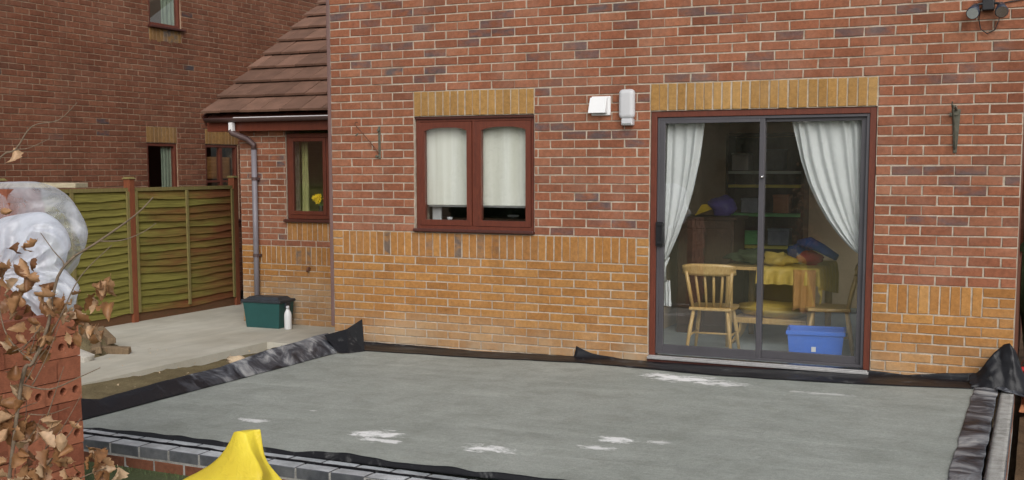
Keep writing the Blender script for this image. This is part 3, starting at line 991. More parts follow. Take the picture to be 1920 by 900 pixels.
# wing roof
RS = math.tan(R(33.2)); RC, RSN = math.cos(R(33.2)), math.sin(R(33.2))
EY, EZ = 2.20, 2.262
def roofp(x, s, lift=0.0):       # s = distance up the slope
    return Vector((x, EY + s * RC - lift * RSN, EZ + s * RSN + lift * RC))
m = MB()
q = [roofp(-3.36, 0.02, -.03), roofp(-.02, 0.02, -.03), roofp(-.02, 5.2, -.03), roofp(-3.36, 5.2, -.03)]
q2 = [p + Vector((0, 0.05, -.12)) for p in q]
m.add(q + q2, [(0, 1, 2, 3), (7, 6, 5, 4), (0, 4, 5, 1), (1, 5, 6, 2), (2, 6, 7, 3), (3, 7, 4, 0)])
roof = m.build('roof', M['mahogany_dark'], house)
GAUGE, TW = 0.377, 0.30
tl = MB()
n = 6
tv = []
hw, L, th = TW / 2 - .0045, 0.44, 0.028
for yy, lift in ((0.0, 0.0), (L, -0.012)):
    for xx in (-hw, -hw + .006, hw - .006, hw):
        top = th if abs(xx) < hw - .001 else th - .005
        tv.append((xx, yy, top + lift))
    for xx in (-hw, hw):
        tv.append((xx, yy, lift))
tl.add(tv, [(0, 1, 7, 6), (1, 2, 8, 7), (2, 3, 9, 8), (4, 5, 3, 2), (4, 2, 1, 0), (0, 6, 10, 4), (3, 5, 11, 9), (4, 10, 11, 5)])
tile_me = tl.mesh('roof_tile', [M['tile']])
for r in range(13):
    off = 0.0 if r % 2 == 0 else TW / 2
    x = -3.40 + off
    xs = []
    if off: xs.append((-3.40 + TW / 4, 0.5))
    xc = -3.40 + off + TW / 2
    while xc < 0.0:
        xs.append((xc, 1.0)); xc += TW
    for xc, sx in xs:
        if xc > -0.10: continue
        o = inst('roof_tile', tile_me, roof, roofp(xc, r * GAUGE + rnd.uniform(-.004, .004), rnd.uniform(0.0, 0.004) + .058), (R(33.2) - R(6.0) + rnd.uniform(-.006, .006), rnd.uniform(-.006, .006), rnd.uniform(-.006, .006)), (sx, 1, 1))
m = MB()
m.box(-3.36, -.02, 2.235, 2.262, 2.085, 2.235); m.box(-3.36, -.02, 2.262, 2.42, 2.085, 2.10)
m.build('fascia', M['mahogany'], house)
m = MB()
m.obox(roofp(-3.40, 2.6, -.06), (0.012, 0, 0), (0, 2.6 * RC, 2.6 * RSN), (0, -.07 * RSN, .07 * RC))
m.build('verge_board', M['mahogany_dark'], house)
def gut(u, v):
    a = math.pi + math.pi * v
    return (-3.32 + 3.29 * u, 2.178 + 0.054 * math.cos(a), 2.245 + 0.05 * math.sin(a))
m = MB(); m.grid(gut, 6, 10)
gutter = m.build('gutter', M['brown_plastic'], house, smooth=True, thick=0.004)
m = MB(); m.box(-2.86, -.03, 2.119, 2.125, 2.241, 2.250); m.build('gutter_lip', M['white_plastic'], gutter)
m = MB(); m.box(-2.965, -2.905, 2.15, 2.21, 2.085, 2.19); m.build('gutter_outlet', M['white_plastic'], gutter, bevel=.006)
m = MB(); m.tube([(-2.95, 2.17, 2.10), (-2.93, 2.18, 2.06), (-2.80, 2.30, 1.99), (-2.735, 2.345, 1.92), (-2.735, 2.345, 1.86)], 0.036, 12)
swan = m.build('swan_neck', M['brown_plastic'], house, smooth=True)
m = MB(); m.tube([(-2.735, 2.345, 1.87), (-2.735, 2.345, -.26)], 0.034, 14)
dp = m.build('downpipe', M['grey_pipe'], house, smooth=True)
for z in (1.5, 0.55):
    m = MB(); m.tube([(-2.735, 2.345, z - .02), (-2.735, 2.345, z + .02)], 0.039, 14); m.box(-2.785, -2.685, 2.36, 2.396, z - .015, z + .015)
    m.build('pipe_clip', M['brown_plastic'], dp)
m = MB(); m.box(-.046, -.006, 0.012, 0.06, 0.12, ztop)
m.build('downpipe', M['mauve_plastic'], house, bevel=.008)
m = MB(); m.tube([(-1.98, WY - .002, .41), (-1.98, WY - .03, .405)], 0.022, 10); m.tube([(-1.98, WY - .03, .405), (-1.98, WY - .05, .37)], [0.018, 0.014], 10)
tag(m.build('pipe_stub', M['rust'], None, smooth=True), 'small rusty pipe stub poking out below the wing window', 'pipe')

# ------------------------------------------------------------------ rooms behind the glass
def room(name, x0, x1, y0, y1, z0, z1, wallmat, ceilmat, floormat, openings, side=None):
    t = .04
    m = MB()
    m.box(x0 - t, x0, y0, y1, z0, z1); m.box(x0 - t, x1 + t, y1, y1 + t, z0, z1)
    if side:
        s0, s1, sz0, sz1 = side
        m.box(x1, x1 + t, y0, s0, z0, z1); m.box(x1, x1 + t, s1, y1, z0, z1); m.box(x1, x1 + t, s0, s1, z0, sz0); m.box(x1, x1 + t, s0, s1, sz1, z1)
    else:
        m.box(x1, x1 + t, y0, y1, z0, z1)
    tag(m.build('wall_' + name, wallmat), kind='structure')
    m = MB(); m.box(x0 - t, x1 + t, y0, y1 + t, z1, z1 + t)
    tag(m.build('ceiling_' + name, ceilmat), kind='structure')
    m = MB(); m.box(x0 - t, x1 + t, y0, y1 + t, z0 - t, z0)
    tag(m.build('floor_' + name, floormat), kind='structure')
    # inner lining of the outer wall with its opening
    (a0, a1, b0, b1) = openings
    m = MB()
    m.box(x0, a0, y0, y0 + .015, z0, z1); m.box(a1, x1, y0, y0 + .015, z0, z1)
    m.box(a0, a1, y0, y0 + .015, b1, z1)
    if b0 > z0 + .02: m.box(a0, a1, y0, y0 + .015, z0, b0)
    tag(m.build('wall_lining_' + name, wallmat), kind='structure')
room('dining', 2.75, 5.65, .285, 4.2, .035, 2.38, M['room_wall'], M['room_ceiling'], M['carpet'], (DR0 + .02, DR1 - .02, .0, H), (SW0, SW1, SWZ0, SWZ1))
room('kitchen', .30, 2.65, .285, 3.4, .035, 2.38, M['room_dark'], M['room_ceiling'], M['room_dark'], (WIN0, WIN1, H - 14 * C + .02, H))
M['wing_wall'] = pmat('reflection_green_wall', (0.34, 0.34, 0.15), 0.9, 0.15, 3)  # green of the window's reflection put into the wall colour
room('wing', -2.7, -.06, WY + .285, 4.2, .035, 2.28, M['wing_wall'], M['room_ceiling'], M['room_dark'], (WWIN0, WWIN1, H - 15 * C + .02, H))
m = MB(); m.box(WIN0, WIN1, .112, .30, H - 14 * C + .03, H - 14 * C + .05)
tag(m.build('windowsill_kitchen', M['white_plastic']), kind='structure')
m = MB(); m.box(WWIN0, WWIN1, WY + .102, WY + .30, H - 15 * C + .06, H - 15 * C + .08)
tag(m.build('windowsill_wing', M['white_plastic']), kind='structure')

def curtain_mesh(left, right, z_top, z_bot, y, folds, amp, n=60, nv=40):
    def lerp(tab, z):
        for (z1, x1), (z0, x0) in zip(tab, tab[1:]):
            if z <= z1 and z >= z0:
                t = (z - z0) / (z1 - z0 + 1e-9)
                t2 = t
                return x0 + (x1 - x0) * t2
        return tab[0][1] if z > tab[0][0] else tab[-1][1]
    m = MB()
    def fn(u, v):
        z = z_top + (z_bot - z_top) * v
        a, b = lerp(left, z), lerp(right, z)
        ph = folds * 2 * math.pi * (u + 0.03 * math.sin(5 * u + 3 * v))
        am = amp * (0.75 + 0.35 * math.sin(7 * u + 1.3))
        return (a + (b - a) * u + 0.006 * math.sin(ph * .5), y + am * math.sin(ph) + 0.008 * nz(u * 4, v * 5, 2), z)
    m.grid(fn, n, nv)
    return m
LZ = [(2.02, 4.275), (1.69, 4.350), (1.50, 4.415), (1.355, 4.485), (1.22, 4.565), (1.105, 4.655), (1.0, 4.755), (0.93, 4.85), (0.86, 4.88)]
RZ_ = [(2.02, 4.905), (.86, 4.915)]
ct = empty('curtain', (4.6, .17, .3)); tag(ct, 'wide white curtain swept back at the hinge side of the fixed pane', 'curtain')
ct['label'] = 'wide white curtain tied back behind the fixed pane, above the blue box'
o = curtain_mesh(LZ, RZ_, 2.03, .88, .15, 7.5, .022).build('drape', M['curtain'], ct, smooth=True); o.location = (-4.6, -.17, -.3)
o = curtain_mesh([(.70, 4.89), (.34, 4.845)], [(.70, 4.925), (.34, 4.925)], .70, .33, .20, 2, .012, 24, 12).build('tail', M['curtain'], ct, smooth=True); o.location = (-4.6, -.17, -.3)
m = MB(); m.tube([(4.86, .165, .90), (4.90, .15, .86), (4.92, .19, .80), (4.91, .23, .72)], [.02, .025, .022, .015], 8); o = m.build('tie_back', M['curtain'], ct, smooth=True); o.location = (-4.6, -.17, -.3)
ct = empty('curtain', (3.3, .17, .8)); tag(ct, 'narrow white curtain tied back beside the door handle', 'curtain')
o = curtain_mesh([(2.03, 3.215), (.84, 3.215)], [(2.02, 3.565), (1.70, 3.530), (1.45, 3.480), (1.30, 3.440), (1.1, 3.37), (.95, 3.305), (.86, 3.26)], 2.03, .86, .14, 4.5, .02).build('drape', M['curtain'], ct, smooth=True); o.location = (-3.3, -.17, -.8)
o = curtain_mesh([(.70, 3.215), (.46, 3.215)], [(.70, 3.28), (.46, 3.29)], .68, .46, .19, 2, .012, 24, 12).build('tail', M['curtain'], ct, smooth=True); o.location = (-3.3, -.17, -.8)
m = MB(); m.tube([(3.26, .18, .88), (3.23, .16, .80), (3.235, .18, .67)], [.02, .022, .02], 8); o = m.build('tie_back', M['curtain'], ct, smooth=True); o.location = (-3.3, -.17, -.8)

def make_chair():
    t = empty('pine_chair')
    m = MB()
    def seat(u, v):
        return None
    pts = [(-.20, -.19), (.20, -.19), (.225, .02), (.215, .20), (.10, .225), (-.10, .225), (-.215, .20), (-.225, .02)]
    k = len(pts)
    m.add([(x, y, .435) for x, y in pts] + [(x, y, .468) for x, y in pts], [tuple(range(k - 1, -1, -1)), tuple(range(k, 2 * k))] + [(i, (i + 1) % k, k + (i + 1) % k, k + i) for i in range(k)])
    m.build('seat', M['pine'], t, bevel=.01)
    for sx in (-1, 1):
        for sy in (-1, 1):
            m = MB(); m.tube([(sx * .16, sy * .15, .44), (sx * .185, sy * .18, .26), (sx * .215, sy * .22, 0)], [.016, .021, .014], 10)
            m.build('leg', M['pine'], t, smooth=True)
        m = MB(); m.tube([(sx * .19, -.19, .19), (sx * .19, .19, .19)], [.010, .010], 8); m.build('stretcher', M['pine'], t, smooth=True)
    m = MB(); m.tube([(-.19, 0, .19), (.19, 0, .19)], .010, 8); m.build('stretcher', M['pine'], t, smooth=True)
    for i in range(6):
        a = -0.5 + i / 5.0
        m = MB(); w = .017 if i in (0, 5) else .012
        m.tube([(a * .33, -.165, .46), (a * .385, -.20, .64), (a * .43, -.245, .82)], [w, w * 1.15, w], 8)
        m.build('spindle', M['pine'], t, smooth=True)
    m = MB()
    m.grid(lambda u, v: ((u - .5) * .50, -.245 - .03 * v + .045 * (4 * (u - .5) ** 2) - .02, .785 + .115 * v - .02 * (abs(2 * u - 1) ** 4) * (1 if v > .5 else -0.6)), 14, 4)
    m.build('top_rail', M['pine'], t, smooth=True, thick=.022)
    return t
def copy_tree(o, parent=None):
    c = o.copy(); COL.objects.link(c); c.parent = parent
    for ch in list(o.children): copy_tree(ch, c)
    return c
ch1 = make_chair()
ch1.scale = (.9, .9, .88); ch1.location = (3.575, .50, .035); ch1.rotation_euler = (0, 0, R(4))
tag(ch1, 'pine spindle-back chair with its back to the sliding pane', 'chair', 'dining chairs')
ch2 = copy_tree(ch1)
ch2.location = (4.50, .86, .035); ch2.rotation_euler = (0, 0, R(98))
tag(ch2, 'pine spindle-back chair seen side-on behind the blue box', 'chair', 'dining chairs')

tb = empty('dining_table', (3.98, 1.30, .035)); tag(tb, 'pine dining table under a yellow cloth', 'table')
m = MB(); m.box(-.42, .42, -.50, .50, .70, .73); m.build('table_top', M['pine'], tb, bevel=.006)
for sx in (-1, 1):
    for sy in (-1, 1):
        m = MB(); m.tube([(sx * .36, sy * .44, .70), (sx * .36, sy * .44, .35), (sx * .36, sy * .44, 0)], [.03, .035, .025], 10); m.build('leg', M['pine'], tb, smooth=True)
m = MB()
def cloth(u, v):
    # small cloth thrown over the door-side corner of the table
    x = -.06 + u * .66; y = -.62 + v * .98
    skew = .10 * (v - .5)
    x += skew
    ex, ey = max(0, abs(x) - .43), max(0, abs(y) - .51)
    drop = ex + ey
    xx = max(-.445, min(.445, x)) + .02 * math.sin(v * 40) * min(1, ex * 12)
    yy = max(-.525, min(.525, y)) + .02 * math.sin(u * 36) * min(1, ey * 12)
    return (xx, yy, .738 - drop * 1.35 + .004 * nz(u * 9, v * 9))
m.grid(cloth, 48, 48)
tc = m.build('tablecloth', M['yellow_cloth'], smooth=True, loc=(3.98, 1.30, .035))
tag(tc, 'yellow cloth hanging over the dining table', 'tablecloth')
def lump(name, c, r, mat, seed, label, cat, n=18, rough=.35, flat=None):
    m = MB()
    def fn(u, v):
        a = 2 * math.pi * u; b = math.pi * (v - .5)
        d = Vector((math.cos(a) * math.cos(b), math.sin(a) * math.cos(b), math.sin(b)))
        k = 1 + rough * nz(d.x * 1.7 + seed, d.y * 1.7, d.z * 1.7) + .4 * rough * nz(d.x * 4 + seed, d.y * 4, d.z * 4)
        z = d.z * r[2] * k
        return (d.x * r[0] * k, d.y * r[1] * k, max(z, flat if flat is not None else -9))
    m.grid(fn, n, n // 2 + 2, wrap=True)
    o = m.build(name, mat, None, smooth=True, loc=c)
    if label: tag(o, label, cat)
    return o
lump('coat', (4.16, 1.25, .86), (.12, .10, .09), M['blue_cloth'], 1, 'crumpled blue garment lying on the dining table', 'garment')
m = MB(); m.tube([(4.18, 1.06, .97), (4.28, 1.03, .98), (4.40, .99, .93), (4.53, .95, .86)], [.03, .05, .042, .03], 10); tag(m.build('toy_glider', M['blue_cloth'], smooth=True), 'long blue toy sloping down over the table end', 'toy')
lump('red_toy', (4.27, 1.10, .835), (.11, .08, .06), M['red_cloth'], 4, 'dark red toy under the long blue toy', 'toy')
lump('yellow_bag', (4.02, .98, .82), (.14, .10, .06), M['yellow_cloth'], 8, 'crumpled yellow bag at the near table edge', 'bag', rough=.8)
lump('dark_bag', (3.76, 1.12, .83), (.18, .14, .065), M['dark_cloth'], 11, 'dark green clutter on the table beyond the chair', 'bag', rough=.9)
m = MB(); m.grid(lambda u, v: (4.20 + .19 * u, .765 - .012 * math.sin(u * 20), .76 - .36 * v + .02 * math.sin(u * 9) * v), 16, 8)
tag(m.build('orange_cloth', M['orange_cloth'], smooth=True, thick=.004), 'orange fringed cloth hanging off the table corner', 'cloth')
lump('yellow_cushion', (3.95, 1.15, .36), (.32, .2, .07), M['yellow_cloth'], 21, 'flat yellow cushion low under the table', 'cushion')
m = MB(); m.box(3.62, 4.28, .98, 1.28, .24, .292); bo = empty('bench', (3.95, 1.13, .035)); tag(bo, 'low pine bench under the table carrying a cushion', 'bench')
bm_ = m.build('seat', M['pine'], bo, bevel=.01); bm_.location = (-3.95, -1.13, -.035)
for sx in (-1, 1):
    m = MB(); m.grid(lambda u, v: (sx * (.26 + .10 * v * v), (u - .5) * .24, .205 * (1 - v)), 2, 8); m.build('leg', M['pine'], bo, thick=.02)
bx = empty('storage_box', (4.46, .44, .035), R(8)); tag(bx, 'bright blue plastic storage box standing behind the fixed pane', 'box')
m = MB()
def tubsh(m, w0, d0, w1, d1, h, t=.006):
    o = [(-w0, -d0, 0), (w0, -d0, 0), (w0, d0, 0), (-w0, d0, 0), (-w1, -d1, h), (w1, -d1, h), (w1, d1, h), (-w1, d1, h)]
    i = [(-w0 + t, -d0 + t, t), (w0 - t, -d0 + t, t), (w0 - t, d0 - t, t), (-w0 + t, d0 - t, t), (-w1 + t, -d1 + t, h), (w1 - t, -d1 + t, h), (w1 - t, d1 - t, h), (-w1 + t, d1 - t, h)]
    m.add(o + i, [(3, 2, 1, 0), (0, 1, 5, 4), (1, 2, 6, 5), (2, 3, 7, 6), (3, 0, 4, 7), (8, 9, 10, 11), (9, 8, 12, 13), (10, 9, 13, 14), (11, 10, 14, 15), (8, 11, 15, 12), (4, 5, 13, 12), (5, 6, 14, 13), (6, 7, 15, 14), (7, 4, 12, 15)])
tubsh(m, .20, .14, .225, .165, .265); m.build('tub', M['blue_tub'], bx, bevel=.008)
m = MB(); frame = [(-.235, .235, -.175, -.16), (-.235, .235, .16, .175), (-.235, -.22, -.16, .16), (.22, .235, -.16, .16)]
for f in frame: m.box(f[0], f[1], f[2], f[3], .235, .27)
m.build('rim', M['blue_tub'], bx, bevel=.004)
m = MB(); m.box(-.03, .005, -.1572, -.152, .10, .14); m.build('sticker', M['white_plastic'], bx)

su = empty('shelf_unit', (3.45, 3.1, .035)); tag(su, 'open shelf unit with coloured shelves against the back wall', 'shelves')
for sx in (-.40, .40):
    m = MB(); m.box(sx - .015, sx + .015, -.15, .15, 0, 1.95); m.build('upright', M['dark_wood'], su)
for z, mt in ((.74, 'shelf_yellow'), (1.08, 'shelf_green'), (1.385, 'shelf_yellow'), (1.53, 'shelf_pale'), (1.93, 'dark_wood')):
    m = MB(); m.box(-.383, .383, -.16, .15, z, z + .03); m.build('shelf', M[mt], su)
m = MB(); m.box(-.39, .39, .14, .15, 0.02, 1.92); m.build('back_panel', M['dark_wood'], su)
for z, x, w, h, mt, lb in ((1.597, 3.18, .09, .16, 'grey_plastic', 'pale grey box on the uppermost filled shelf'), (1.597, 3.52, .12, .20, 'book', 'dark blue box on the uppermost filled shelf'), (1.147, 3.30, .10, .13, 'book', 'dark box on the green shelf'),
                          (1.147, 3.62, .08, .17, 'terracotta', 'orange box on the green shelf'), (.807, 3.25, .13, .12, 'shelf_green', 'green box on the lowest yellow shelf'), (.807, 3.60, .11, .15, 'book', 'dark box on the lowest yellow shelf')):
    m = MB(); m.box(-w, w, -.09, .09, 0, h); m.box(-w - .006, w + .006, -.096, .096, h + .001, h + .025)
    tag(m.build('shelf_box', M[mt], bevel=.008, loc=(x, 3.07, z + .0045)), lb, 'box', 'boxes on the shelves')
cb = empty('cupboard', (3.18, 1.75, .035)); tag(cb, 'dark wooden cupboard beyond the narrow curtain', 'cupboard')
m = MB(); m.box(-.25, .30, -.2, .25, .0, 1.10); m.build('carcass', M['dark_wood'], cb, bevel=.006)
for sx in (-.11, .16):
    m = MB(); m.box(sx - .125, sx + .125, -.22, -.201, .08, 1.02); d_ = m.build('door', M['dark_wood'], cb, bevel=.004)
    m = MB(); m.tube([(sx + .08, -.221, .6), (sx + .08, -.245, .6)], .012, 8); m.build('knob', M['chrome'], d_)
m = MB(); m.box(-.28, .33, -.23, .26, 1.101, 1.13); m.build('top_board', M['dark_wood'], cb, bevel=.004)
lump('purple_toy', (3.36, 1.62, 1.26), (.13, .09, .10), M['purple_toy'], 31, 'rounded purple plastic toy on the dark cupboard', 'toy', flat=-.085)
m = MB(); m.add([(3.08, 1.60, 1.17), (3.27, 1.60, 1.24), (3.26, 1.60, 1.29), (3.15, 1.60, 1.28), (3.08, 1.66, 1.17), (3.27, 1.66, 1.24), (3.26, 1.66, 1.29), (3.15, 1.66, 1.28)], [(0, 1, 2, 3), (7, 6, 5, 4), (0, 4, 5, 1), (1, 5, 6, 2), (2, 6, 7, 3), (3, 7, 4, 0)])
tag(m.build('yellow_toy', M['yellow_toy'], bevel=.008), 'yellow wedge-shaped toy beside the purple one', 'toy')

# kitchen sill
m = MB(); m.lathe([(.02, 0), (.03, .03), (.012, .05), (.026, .07), (.026, .085)], n=14); tag(m.build('glass_jar', M['grey_plastic'], smooth=True, loc=(1.16, .2, H - 14 * C + .05)), 'small pale jar on the kitchen windowsill', 'jar')
lump('white_cloth', (1.83, .22, H - 14 * C + .075), (.06, .04, .03), M['white_plastic'], 51, 'folded white cloth on the kitchen windowsill', 'cloth')
lump('sponge', (1.73, .22, H - 14 * C + .075), (.045, .03, .028), M['grey_plastic'], 57, 'grey sponge beside the folded white cloth', 'sponge')
m = MB(); m.lathe([(.0, 0), (.05, .004), (.06, .02), (.055, .022), (.045, .008), (.0, .006)], n=18); tag(m.build('dish', M['white_plastic'], smooth=True, loc=(1.62, .6, 1.17)), 'small white dish deep behind the kitchen window', 'dish')
m = MB(); m.box(.9, 2.2, .45, .9, .04, 1.165); tag(m.build('kitchen_unit', M['dark_wood'], bevel=.01), 'dark kitchen unit just inside the twin-sash window', 'cabinet')
m = MB(); m.box(.96, 1.05, .23, .25, H - 14 * C + .05, 1.32); tag(m.build('white_tile_panel', M['grey_plastic']), 'pale upright panel at the left jamb behind the blind', 'panel')

# daffodils in the wing window
fv = empty('flower_vase', (-1.92, WY + .19, H - 15 * C + .08)); tag(fv, 'vase of yellow daffodils in the wing window', 'flowers')
m = MB(); m.lathe([(.035, 0), (.045, .04), (.03, .10), (.035, .12)], n=14); m.build('vase', M['black_plastic'], fv, smooth=True)
for i in range(9):
    a = rnd.uniform(0, 6.28); r = rnd.uniform(.03, .11); zt_ = rnd.uniform(.17, .29)
    tip = Vector((r * math.cos(a), r * math.sin(a) * .6, zt_))
    m = MB(); m.tube([(0, 0, .1), (tip.x * .5, tip.y * .5, zt_ * .7), tip], .004, 5); m.build('stem', M['leaf_green'], fv)
    m = MB()
    for k in range(6):
        b = k * math.pi / 3
        d = Vector((math.cos(b), -.25, math.sin(b))); s = Vector((-math.sin(b), 0, math.cos(b)))
        m.add([tip, tip + d * .022 + s * .012, tip + d * .042, tip + d * .022 - s * .012], [(0, 1, 2, 3)])
    m.tube([tip, tip + Vector((0, -.025, 0))], [.009, .014], 8)
    m.build('flower', M['petal'], fv)
lump('pot_plant', (-1.68, WY + .19, H - 15 * C + .30), (.12, .07, .14), M['leaf_green'], 61, 'bushy green pot plant beside the daffodils', 'plant', 22, 1.2)
m = MB(); m.lathe([(.05, 0), (.065, .09), (.07, .10)], n=14); tag(m.build('plant_pot', M['white_plastic'], smooth=True, loc=(-1.68, WY + .19, H - 15 * C + .081)), 'white pot under the bushy plant in the wing window', 'pot')
ct = curtain_mesh([(2.1, -2.26), (.9, -2.26)], [(2.1, -2.155), (.9, -2.155)], 2.05, 1.03, WY + .27, 3, .015, 30, 8).build('curtain', M['lime_curtain'], smooth=True)
tag(ct, 'lime green curtain at the edge of the wing window', 'curtain')

# ------------------------------------------------------------------ fittings on the rear wall
v = empty('extractor_vent', (2.72, 0, 2.15)); tag(v, 'white cowled extractor vent beside the grey-white sensor box', 'vent')
m = MB(); m.box(-.085, .085, -.018, .002, -.08, .08); m.build('back_plate', M['white_plastic'], v, bevel=.006)
m = MB()
m.add([(-.088, -.020, .068), (.06, -.020, .068), (.06, -.034, .068), (-.088, -.034, .068), (-.092, -.020, -.06), (.058, -.020, -.06), (.058, -.075, -.06), (-.092, -.075, -.06)],
      [(0, 1, 2, 3), (3, 2, 6, 7), (0, 3, 7, 4), (1, 5, 6, 2)])
m.build('cowl', M['white_plastic'], v, thick=.004, bevel=.003)
m = MB(); m.box(-.07, .05, -.03, -.02, -.058, -.05); m.build('flap', M['black_plastic'], v)
s = empty('alarm_sensor', (2.96, 0, 2.13)); tag(s, 'tall pale grey sensor box with stepped foot beside the patio door', 'sensor')
m = MB(); m.box(-.068, .068, -.075, .002, -.095, .15); m.build('housing', M['grey_plastic'], s, bevel=.036, seg=6)
m = MB(); m.box(-.042, .055, -.065, .002, -.148, -.09); m.build('sensor_head', M['grey_plastic'], s, bevel=.008)
m = MB(); m.box(-.036, .05, -.067, -.062, -.145, -.128); m.build('lens', M['chrome'], s, bevel=.002)

b = empty('basket_bracket', (.535, 0, 1.87)); tag(b, 'rusty folding bracket with diagonal brace left of the twin-sash window', 'bracket')
b['label'] = 'rusty bracket with diagonal brace beside the twin-sash window'
m = MB(); m.box(-.012, .012, -.008, .002, -.155, .145); m.build('back_bar', M['lichen_iron'], b, bevel=.002)
m = MB(); m.tube([(.0, -.012, -.10), (-.10, -.05, .03), (-.205, -.10, .165)], .006, 6); m.tube([(-.205, -.10, .165), (-.19, -.10, .185), (-.175, -.09, .175)], .006, 6); m.build('brace', M['rust'], b)
m = MB(); m.tube([(-.20, -.09, .06), (-.20, -.06, .08)], .008, 6); m.tube([(-.02, -.012, -.13), (-.02, -.03, -.13)], .012, 8); m.tube([(.0, -.006, .11), (.0, -.03, .11)], .012, 8); m.build('pivot', M['lichen_iron'], b)
b = empty('basket_bracket', (5.51, 0, 1.90)); tag(b, 'mossy iron bracket folded edge-on at the far right of the wall', 'bracket')
b['label'] = 'mossy iron bracket seen edge-on between patio door and wall end'
m = MB(); m.add([(-.03, 0, .16), (.03, 0, .16), (.012, 0, -.16), (-.012, 0, -.16), (-.03, -.012, .16), (.03, -.012, .16), (.012, -.012, -.16), (-.012, -.012, -.16)], [(3, 2, 1, 0), (4, 5, 6, 7), (0, 1, 5, 4), (1, 2, 6, 5), (2, 3, 7, 6), (3, 0, 4, 7)])
m.build('back_bar', M['lichen_iron'], b, bevel=.003)
m = MB(); m.tube([(.0, -.015, .15), (-.005, -.12, .175), (-.01, -.26, .165)], .010, 7); m.tube([(.0, -.015, -.13), (-.005, -.12, .03), (-.01, -.24, .155)], .008, 7); m.tube([(-.01, -.26, .165), (-.012, -.285, .18), (-.012, -.28, .20)], .008, 6)
m.build('arm', M['lichen_iron'], b)
m = MB(); m.tube([(-.025, -.02, .12), (-.045, -.02, .12)], .014, 8); m.tube([(.0, -.012, .13), (.0, -.03, .13)], .016, 8); m.build('bolt', M['lichen_iron'], b)

L_ = empty('floodlight', (5.70, 0, 2.78)); tag(L_, 'dark twin spotlight with hanging cable high on the wall', 'floodlight')
m = MB(); m.box(-.04, .04, -.06, .002, -.02, .16); m.build('mount_box', M['black_plastic'], L_, bevel=.006)
for sx in (-1, 1):
    m = MB(); m.tube([(sx * .085, -.05, .01), (sx * .09, -.10, -.02), (sx * .095, -.17, -.05)], [.026, .036, .046], 14); lp = m.build('lamp_head', M['blue_metal'], L_, smooth=True)
    m = MB(); m.tube([(sx * .03, -.05, .03), (sx * .085, -.06, .02)], .009, 8); m.build('arm', M['black_plastic'], L_)
    m = MB(); m.tube([(sx * .0955, -.172, -.051), (sx * .0958, -.176, -.053)], .040, 14); m.build('lens', M['chrome'], lp)
m = MB(); m.tube([(-.05, -.03, -.0), (-.06, -.03, -.08), (-.045, -.03, -.15), (0.0, -.03, -.185), (.05, -.03, -.16), (.075, -.03, -.09), (.07, -.03, .0)], .0045, 6); m.build('cable_loop', M['black_plastic'], L_, smooth=True)
m = MB(); m.tube([(.07, -.02, .02), (.13, -.012, .035), (.25, -.010, .05)], .0045, 6); m.build('supply_cable', M['black_plastic'], L_, smooth=True)

# ------------------------------------------------------------------ neighbouring house
NX = -5.1
neigh = tag(empty('neighbour_house', (NX, 0, -.3)), 'dark red brick side wall of the neighbouring house beyond the fence', 'house')
ON = Vector((NX, 0, 0)); NN = Vector((1, 0, 0))
NW = [(3.04, 3.65, .85, 1.985), (3.16, 3.80, 3.60, 4.80), (4.25, 5.00, .85, 1.985)]
entries = []
Z0n = 1.985 - 30 * C
for j in range(0, 76):
    z0 = Z0n + j * C
    zc = z0 + C / 2
    sp = [(a, b) for a, b, c, d in NW if c < zc < d]
    if 1.985 < zc < 1.985 + 3 * C: sp += [(3.04, 3.65), (4.25, 5.00)]
    if 3.60 - 3 * C < zc < 3.60: sp += [(3.16, 3.80)]
    course(ON, Y, NN, -3.6, 11.5, z0, j % 2, sp, 0, 'n', p=0.014)
def soldiers(a0, a1, z0, blue=0.0):
    n = round((a1 - a0) / C)
    w = (a1 - a0) / n
    for k in range(n):
        put(ON, Y, NN, a0 + k * w, a0 + (k + 1) * w, z0, z0 + 3 * C, 1, 'soldier_brick', 'n', tone(blue if k > 3 else 0))
soldiers(3.04, 3.65, 1.985); soldiers(4.25, 5.0, 1.985); soldiers(3.16, 3.80, 3.60 - 3 * C, .9)
m = MB()
FR = 0.0062
ys = sorted({-3.6, 11.5} | {v for w in NW for v in w[:2]})
zs = sorted({Z0n, Z0n + 76 * C} | {v for w in NW for v in w[2:]})
for a, b_ in zip(ys, ys[1:]):
    for c_, d_ in zip(zs, zs[1:]):
        if any(w[0] <= a and b_ <= w[1] and w[2] <= c_ and d_ <= w[3] for w in NW): continue
        m.box(NX - .25, NX - FR, a, b_, c_, d_)
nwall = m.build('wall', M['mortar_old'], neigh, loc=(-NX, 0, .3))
for e_i, e in enumerate(entries):
    pass
def neigh_key(e):
    c = e[5]
    if c.z < 1.4 or c.z > 3.7 or c.y < 0.2 or c.y > 6.5: return 1e9
    return (c - camp).length
def lay_off(entries_, *a, **k):
    lay_bricks(entries_, *a, **k)
lay_bricks(entries, [M['brick_old'], M['brick_old_buff']], {'n': nwall}, nwall, {'brick': 300, 'soldier_brick': 60}, neigh_key)
